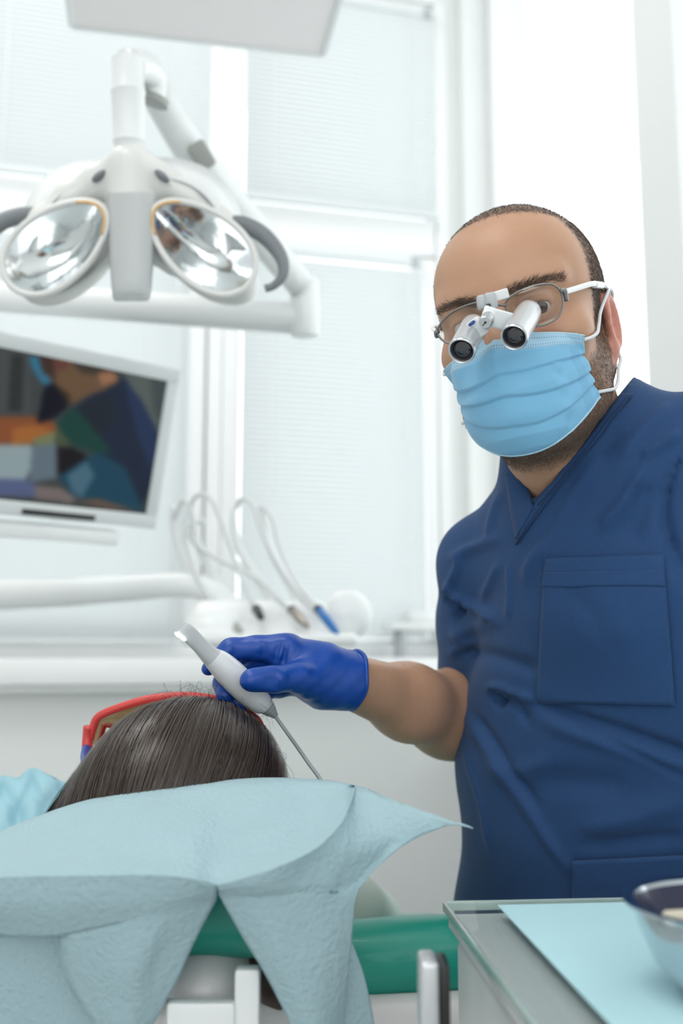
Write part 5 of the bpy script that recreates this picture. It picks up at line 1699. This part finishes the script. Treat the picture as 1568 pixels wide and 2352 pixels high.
# ---- mouth mask
def mask():
    root = thing('face_mask', 'light blue pleated surgical mask with white ear loops on the man', 'face mask', H(0, -0.06, 0.1))
    ys_ = np.array([0.01, -0.012, -0.03, -0.048, -0.066, -0.085, -0.1, -0.112, -0.122, -0.132])
    bz = np.array([0.100, 0.112, 0.1255, 0.124, 0.120, 0.114, 0.106, 0.094, 0.076, 0.050])
    axx = np.array([0.066, 0.0690, 0.0700, 0.0695, 0.0685, 0.066, 0.062, 0.056, 0.048, 0.038])
    def hull(th, y):
        b = np.interp(-y, -ys_, bz); a = np.interp(-y, -ys_, axx)
        # slightly peaked over the nose
        pk = 1 - 0.05 * math.sin(min(abs(th) / R(40), 1) * math.pi) * max(0, min(1, (y + 0.06) / 0.03))
        return a * math.sin(th), b * math.cos(th) * pk - 0.004 * (1 - math.cos(th))
    nu, nv = 96, 110
    G = np.zeros((nv + 1, nu + 1, 3)); UV = np.zeros((nv + 1, nu + 1, 2)); PL = np.zeros((nv + 1, nu + 1))
    for i in range(nu + 1):
        u = i / nu * 2 - 1
        yt = -0.011 - 0.013 * abs(u) ** 1.3 + 0.004 * math.exp(-(u / 0.18) ** 2)
        yb = -0.117 + 0.036 * abs(u) ** 2.2
        for j in range(nv + 1):
            v = j / nv
            th = u * R(57 + 9 * v)
            y = yt + (yb - yt) * v
            sag = 1 - abs(u) ** 2
            out = 0.0
            for vc, amp in ((0.34, 0.0030), (0.56, 0.0036), (0.76, 0.0026)):
                vcu = vc + 0.035 * math.sin(2.2 * u + vc * 9) - 0.05 * sag * (vc - 0.5)
                s = (v - vcu) / 0.15
                if 0 <= s < 1: out += amp * (1 - s) ** 1.3 * -1
                if -0.02 < v - vcu < 0: out += -amp * (1 + (v - vcu) / 0.02)
            out += 0.0022 * math.sin(v * math.pi) * sag
            out += 0.0009 * math.sin(9 * u + 11 * v) * sag
            out += 0.0016 * math.exp(-((u - 0.62) / 0.05) ** 2) * math.sin(v * 26) * (v > 0.3)
            X, Z = hull(th, y)
            n = Vector((math.sin(th), 0.12 - 0.6 * max(0, v - 0.75), math.cos(th))).normalized()
            p = H(X, y, Z) + (HX * n.x + HY * n.y + HZ * n.z) * (out + 0.0028)
            if abs(u) > 0.4:                       # keep the sheet outside the cheek
                h = HEADBV.find_nearest(p)
                if h[0] is not None and (p - h[0]).dot(h[1]) < 0.0032:
                    p = p.lerp(h[0] + h[1] * (0.0032 + max(out, -0.002)), min(1, (abs(u) - 0.4) * 5))
            G[j, i] = p; UV[j, i] = (i / nu, v)
    idx = np.arange((nu + 1) * (nv + 1)).reshape(nv + 1, nu + 1)
    Q = np.stack([idx[:-1, :-1], idx[1:, :-1], idx[1:, 1:], idx[:-1, 1:]], -1).reshape(-1, 4)
    me = npmesh('mask_sheet', G.reshape(-1, 3), Q)
    uvl = me.uv_layers.new(name='UVMap')
    uvl.data.foreach_set('uv', UV.reshape(-1, 2)[Q.ravel()].astype(np.float32).ravel())
    m = mat('mask_fabric', (0.22, 0.52, 0.77), 0.8, bump=0.15, bscale=600, bdist=0.0006, sheen=0.2)
    nt = m.node_tree; b = nt.nodes['Principled BSDF']
    uv = nt.nodes.new('ShaderNodeUVMap')
    sp = nt.nodes.new('ShaderNodeSeparateXYZ'); nt.links.new(uv.outputs[0], sp.inputs[0])
    def mth(op, a, b_=None):
        n = nt.nodes.new('ShaderNodeMath'); n.operation = op
        for k, q in enumerate((a, b_)):
            if q is None: continue
            if isinstance(q, (int, float)): n.inputs[k].default_value = q
            else: nt.links.new(q, n.inputs[k])
        return n.outputs[0]
    U, Vv = sp.outputs[0], sp.outputs[1]
    def dots(coord, other, at, wd, freq):
        near = mth('LESS_THAN', mth('ABSOLUTE', mth('SUBTRACT', coord, at)), wd)
        on_ = mth('GREATER_THAN', mth('SINE', mth('MULTIPLY', other, freq * 2 * math.pi)), 0.15)
        return mth('MULTIPLY', near, on_)
    tot = None
    items = [(Vv, U, 0.050, 0.006, 72), (Vv, U, 0.115, 0.006, 72), (Vv, U, 0.137, 0.006, 72), (Vv, U, 0.985, 0.004, 80)]
    side = []
    for k in range(5):
        side += [(U, Vv, 0.958 - 0.011 * k, 0.0028, 46), (U, Vv, 0.042 + 0.011 * k, 0.0028, 46)]
    for it in items:
        q = dots(*it); tot = q if tot is None else mth('MAXIMUM', tot, q)
    low = mth('GREATER_THAN', Vv, 0.16)
    for it in side:
        tot = mth('MAXIMUM', tot, mth('MULTIPLY', dots(*it), low))
    band = mth('LESS_THAN', Vv, 0.145)
    c1 = nt.nodes.new('ShaderNodeMix'); c1.data_type = 'RGBA'
    nt.links.new(band, c1.inputs['Factor'])
    c1.inputs['A'].default_value = (0.22, 0.52, 0.77, 1); c1.inputs['B'].default_value = (0.36, 0.58, 0.74, 1)
    c2 = nt.nodes.new('ShaderNodeMix'); c2.data_type = 'RGBA'
    fac = mth('MULTIPLY', tot, 0.75)
    nt.links.new(fac, c2.inputs['Factor']); nt.links.new(c1.outputs['Result'], c2.inputs['A'])
    c2.inputs['B'].default_value = (0.10, 0.28, 0.47, 1)
    nt.links.new(c2.outputs['Result'], b.inputs['Base Color'])
    o = link('mask_sheet', me, m, root)
    solid(o, 0.0012, 0)
    # white edge binding
    link('edge_binding', tube_me('edge_binding', [Vector(p) for p in G[-1]], 0.0014, 8), mat('mask_binding', (0.42, 0.66, 0.80), 0.8, noise=0.1, nscale=500), root)
    link('edge_binding', tube_me('edge_binding', [Vector(p) for p in G[0]], 0.0009, 8), mat('mask_binding_top', (0.45, 0.66, 0.78), 0.8, noise=0.1, nscale=500), root)
    # ear loops laid along the cheek
    def cheek(pts, side):
        out = []
        for (x, y, z) in pts:
            p = H(x, y, z)
            h = HEADBV.find_nearest(p)
            nrm = (p - H(0, y, -0.01)).normalized()
            out.append(h[0] + nrm * 0.0034 if h[0] is not None else p)
        return out
    for s, ii in ((1, -1), (-1, 0)):
        a, c = Vector(G[int(nv * 0.06), ii]), Vector(G[int(nv * 0.93), ii])
        up = [a] + cheek([(s * 0.071, -0.020, 0.030), (s * 0.076, -0.006, 0.012), (s * 0.080, 0.012, -0.004)], s) + [H(s * 0.0785, 0.014, -0.018), H(s * 0.077, 0.004, -0.032)]
        dn = [c] + cheek([(s * 0.066, -0.074, 0.012), (s * 0.070, -0.058, -0.006)], s) + [H(s * 0.0735, -0.044, -0.020), H(s * 0.076, -0.020, -0.032), H(s * 0.077, 0.004, -0.032)]
        for ln in (up, dn):
            pts = []
            for p in catmull(ln, 8):
                p = Vector(p)
                h = HEADBV.find_nearest(p)
                if h[0] is not None and (p - h[0]).dot(h[1]) < 0.0032:
                    p = h[0] + h[1] * 0.0032
                pts.append(p)
            for _ in range(3):
                pts = [pts[0]] + [(pts[i - 1] + pts[i] * 2 + pts[i + 1]) / 4 for i in range(1, len(pts) - 1)] + [pts[-1]]
            link('ear_loop', tube_me('ear_loop', pts, 0.0016, 8), M['elastic'], root)
mask()

# ---- loupes
def loupes():
    root = thing('loupes', 'wire-framed magnifying loupes with two silver barrels on the man\'s face', 'magnifying glasses', H(0, 0.01, 0.11))
    zf = lambda x: 0.1085 - 3.2 * x * x
    def G(px, py, dz=0.0): return on_plane(px, py, lambda x: zf(x) + dz)
    rl = [(1160, 702), (1167, 686), (1195, 668), (1230, 656), (1260, 652), (1280, 660), (1291, 680), (1292, 705), (1281, 728), (1260, 742), (1234, 749), (1200, 745), (1172, 728)]
    ll = [(1004, 762), (1012, 743), (1032, 722), (1060, 706), (1090, 696), (1108, 694), (1119, 708), (1121, 735), (1111, 762), (1092, 782), (1064, 792), (1036, 791), (1014, 780)]
    for ln in (rl, ll):
        pts = [Vector(p) for p in catmull([tuple(G(x, y)) for x, y in ln], 5, closed=True)]
        link('lens_rim', tube_me('lens_rim', pts, 0.00095, 10, closed=True), M['titan'], root)
        c = sum(pts, Vector()) / len(pts)
        n = len(pts)
        V = [c + HZ * 0.0012] + [c + (p - c) * 0.5 + HZ * 0.0009 for p in pts] + pts
        Fc = [(0, 1 + i, 1 + (i + 1) % n) for i in range(n)] + [(1 + i, 1 + n + i, 1 + n + (i + 1) % n, 1 + (i + 1) % n) for i in range(n)]
        solid(link('lens', mesh('lens', V, Fc), M['lens'], root), 0.0016)
    br = [tuple(G(1120, 712)), tuple(G(1132, 702, 0.003)), tuple(G(1148, 700, 0.003)), tuple(G(1161, 702))]
    link('bridge', tube_me('bridge', catmull(br, 6), 0.0014, 10), M['titan'], root)
    # nose pad arms
    for a, b in (((1160, 735), (1150, 752)), ((1118, 745), (1128, 758))):
        link('nose_pad', tube_me('nose_pad', [G(*a), G(b[0], b[1], -0.006)], 0.0012, 8), M['greypl'], root)
    # hinges and temples
    hg = G(1292, 672)
    link('hinge', tube_me('hinge', catmull([G(1288, 668), G(1296, 667, 0.001), G(1300, 690, -0.004)], 5), 0.0022, 10), M['titan'], root)
    link('hinge', tube_me('hinge', catmull([G(1006, 760), G(1002, 764, 0.0), G(1003, 772, -0.004)], 5), 0.0024, 10), M['titan'], root)
    for s in (1, -1):
        st = hg if s > 0 else G(1002, 764)
        p1 = H(s * 0.0765, 0.0185, 0.045); p2 = H(s * 0.0790, 0.0190, 0.006); p3 = H(s * 0.0795, 0.016, -0.014); p4 = H(s * 0.078, 0.0, -0.034)
        if s > 0:
            fr = catmull([st, st + (p1 - st) * 0.5, p1, p1.lerp(p2, 0.35)], 8)
            link('temple', tube_me('temple', fr, 0.0026, 12), M['whitepl'], root)
        else:
            link('temple', tube_me('temple', catmull([st, p1, p2], 8), 0.0020, 12), M['whitepl'], root)
        q0, q1 = p1.lerp(p2, 0.30), p2
        link('temple_sleeve', lathe_me('temple_sleeve', [(0, 0.002), (0.04, 0.0034), (0.96, 0.0034), (1, 0.002)], q0, q1, 18), M['whitepl'], root)
        link('temple_tip', tube_me('temple_tip', catmull([p2, p3, p4], 8), 0.0020, 10), M['titan'], root)
    # barrels
    for (fx, fy, fd), (bx, by, bd) in (((1180, 775, .800), (1217, 712, .842)), ((1060, 806, .815), (1090, 744, .856))):
        A, B = P(fx, fy, fd), P(bx, by, bd)
        k = fd / F
        r0 = 31 * k
        prof = [(0.03, r0 * 0.88), (0.0, r0 * 0.90), (-0.01, r0 * 0.95), (0.0, r0 * 1.0), (0.05, r0 * 1.03), (0.12, r0 * 1.02), (0.16, r0 * 1.0), (0.6, r0 * 1.0), (0.85, r0 * 0.99), (0.95, r0 * 0.93), (1.0, r0 * 0.82), (1.0, r0 * 0.5)]
        b = link('barrel', lathe_me('barrel', prof, A, B, 56, False), M['silver'], root)
        link('eyepiece', lathe_me('eyepiece', [(0.97, r0 * 0.6), (0.99, 0.001)], A, B, 32, False), M['opt'], b)
        link('front_ring', lathe_me('front_ring', [(-0.012, r0 * 0.90), (-0.02, r0 * 0.95), (-0.012, r0 * 1.0), (0.03, r0 * 1.035), (0.06, r0 * 1.02)], A, B, 56, False), M['steel'], b)
        link('front_lens', lathe_me('front_lens', [(0.10, r0 * 0.885), (0.05, r0 * 0.6), (0.035, r0 * 0.3), (0.03, 0.0001)], A, B, 48, False), M['opt'], b)
        for q, rr in ((0.02, 0.80), (0.04, 0.62)):
            ax = (B - A).normalized()
            u = ax.cross(Vector((0, 0, 1))).normalized(); v = ax.cross(u)
            ring = [A + (B - A) * (q + 0.02) + (u * math.cos(t) + v * math.sin(t)) * r0 * rr for t in np.linspace(0, 2 * math.pi, 41)[:-1]]
            link('lens_ring', tube_me('lens_ring', ring, 0.0004, 6, closed=True), M['optring'], b)
    # hinge bracket between the barrels
    def blk(name, a, b, d0, d1, w, h, m, par=root, bev=0.0012):
        A, B = P(a[0], a[1], d0), P(b[0], b[1], d1)
        t = (B - A).normalized()
        vw = (CAM - A).normalized()
        s = t.cross(vw).normalized(); n = s.cross(t)
        return link(name, box_me(name, (B - A).length, w, h, bev, 3, frame((A + B) / 2, t, s, n)), m, par)
    blk('bridge_clip', (1132, 683), (1164, 673), .838, .842, 0.0085, 0.007, M['whitepl'])
    blk('flip_bracket', (1124, 672), (1130, 712), .832, .832, 0.0105, 0.009, M['greypl'], bev=0.003)
    blk('flip_bracket', (1104, 678), (1108, 712), .834, .834, 0.0085, 0.009, M['greypl'], bev=0.003)
    blk('pivot_yoke', (1121, 700), (1124, 716), .830, .829, 0.004, 0.008, M['black'])
    blk('pivot_arm', (1128, 708), (1116, 742), .829, .825, 0.0115, 0.008, M['whitepl'], bev=0.002)
    blk('barrel_link', (1126, 728), (1178, 742), .826, .832, 0.0155, 0.009, M['whitepl'], bev=0.002)
    blk('barrel_link', (1110, 742), (1078, 768), .828, .836, 0.0165, 0.009, M['whitepl'], bev=0.002)
    A, B = P(1114, 741, .815), P(1122, 728, .830)
    kb = link('adjusting_knob', lathe_me('adjusting_knob', [(0, 0.0046), (0.03, 0.0050), (0.25, 0.0053), (0.3, 0.0059), (1, 0.0059)], A, B, 32), M['steel'], root)
    for dx, dy, r in ((0, 0, 0.0011), (5, -6, 0.0006), (-5, 6, 0.0006)):
        q = P(1114 + dx, 741 + dy, .8148)
        ax = (B - A).normalized()
        link('screw_hole', lathe_me('screw_hole', [(0, r), (1, r)], q - ax * 0.0002, q + ax * 0.002, 14), M['black'], kb)
    blk('side_button', (1076, 748), (1090, 737), .824, .824, 0.0028, 0.002, M['bluepl'])
loupes()

# ---- intraoral scanner with its cable
def scanner():
    root = thing('intraoral_scanner', 'white handheld intraoral scanner with a grey cable in the blue glove', 'scanner', P(520, 1540, .953))
    A, B = P(420, 1446, .938), P(612, 1622, .968)
    ax = (B - A).normalized()
    vw = (CAM - A).normalized()
    s = ax.cross(vw).normalized()      # across, in the picture
    if s.z < 0: s = -s
    n = s.cross(ax)
    if n.dot(vw) < 0: n = -n
    L_ = (B - A).length
    k = 0.953 / F
    # (t, centre offset across px, half width px, half depth mm)
    sec = [(-0.03, 2, 13, 4.0), (0.0, 2, 17, 6.0), (0.06, 2, 19, 7), (0.20, 0, 19, 8), (0.32, -2, 22, 9.5), (0.40, 0, 28, 11), (0.50, 0, 32, 13), (0.62, -1, 34, 14), (0.75, -3, 33, 14), (0.88, -4, 30, 13), (0.96, -3, 26, 11), (1.0, -2, 20, 9)]
    rows = []
    ns = 28
    tt = np.array([q[0] for q in sec])
    ctr = np.array(catmull([q for q in sec], 5))
    V, Fc = [], []
    for (t, off, hw, hd) in ctr:
        c = A + ax * (t * L_) + s * (off * k)
        ex = 2.0 + 3.5 * max(0, 0.42 - t)                 # boxy toward the tip
        for i in range(ns):
            a = 2 * math.pi * i / ns
            cx, cz = math.cos(a), math.sin(a)
            X = math.copysign(abs(cx) ** (2 / ex), cx) * hw * k
            Z = math.copysign(abs(cz) ** (2 / ex), cz) * hd * 0.001
            V.append(c + s * X + n * Z)
    m = len(ctr)
    for j in range(m - 1):
        for i in range(ns):
            Fc.append((j * ns + i, j * ns + (i + 1) % ns, (j + 1) * ns + (i + 1) % ns, (j + 1) * ns + i))
    cut = int(0.36 / 1.03 * m)
    split = [j for j in range(m) if ctr[j][0] > 0.345][0]
    tipF = [q for q in Fc if q[0] // ns < split]
    bodF = [q for q in Fc if q[0] // ns >= split]
    capA = tuple(range(ns)); capB = tuple((m - 1) * ns + i for i in range(ns))
    def sub(name, faces, mt, par):
        used = sorted({i for q in faces for i in q}); mp_ = {u: i for i, u in enumerate(used)}
        bm = bmesh.new(); vs = [bm.verts.new(V[u]) for u in used]
        for q in faces: bm.faces.new([vs[mp_[i]] for i in q])
        return link(name, bm_mesh(name, bm, angle=50), mt, par)
    bd = sub('scanner_body', bodF + [capB], M['scanner'], root)
    tp = sub('scanner_tip', tipF + [capA], M['scannertip'], root)
    for px, py in ((408, 1458), (420, 1466)):
        q = P(px, py, .932)
        bm = bmesh.new(); bmesh.ops.create_uvsphere(bm, u_segments=14, v_segments=8, radius=0.0032)
        bmesh.ops.transform(bm, matrix=frame(q, ax * 1.2, s * 0.6, n * 1.0), verts=bm.verts)
        link('scan_light', bm_mesh('scan_light', bm), M['ledglow'], tp)
    # seam ring, strain relief, cable
    C, D = P(601, 1612, .965), P(633, 1645, .972)
    link('strain_relief', lathe_me('strain_relief', [(0, 0.0092), (0.15, 0.0092), (0.3, 0.0078), (0.32, 0.0083), (0.45, 0.0072), (0.47, 0.0076), (0.62, 0.006), (0.64, 0.0063), (0.8, 0.0046), (1, 0.0030)], C, D, 24), M['cable'], root)
    cb = catmull(PP([(630, 1642, .971), (650, 1670, .968), (680, 1712, .955), (710, 1755, .935), (738, 1795, .91), (760, 1850, .89), (775, 1960, .89), (790, 2120, .90)]), 8)
    link('cable', tube_me('cable', cb, 0.0019, 8), M['cable'], root)
scanner()
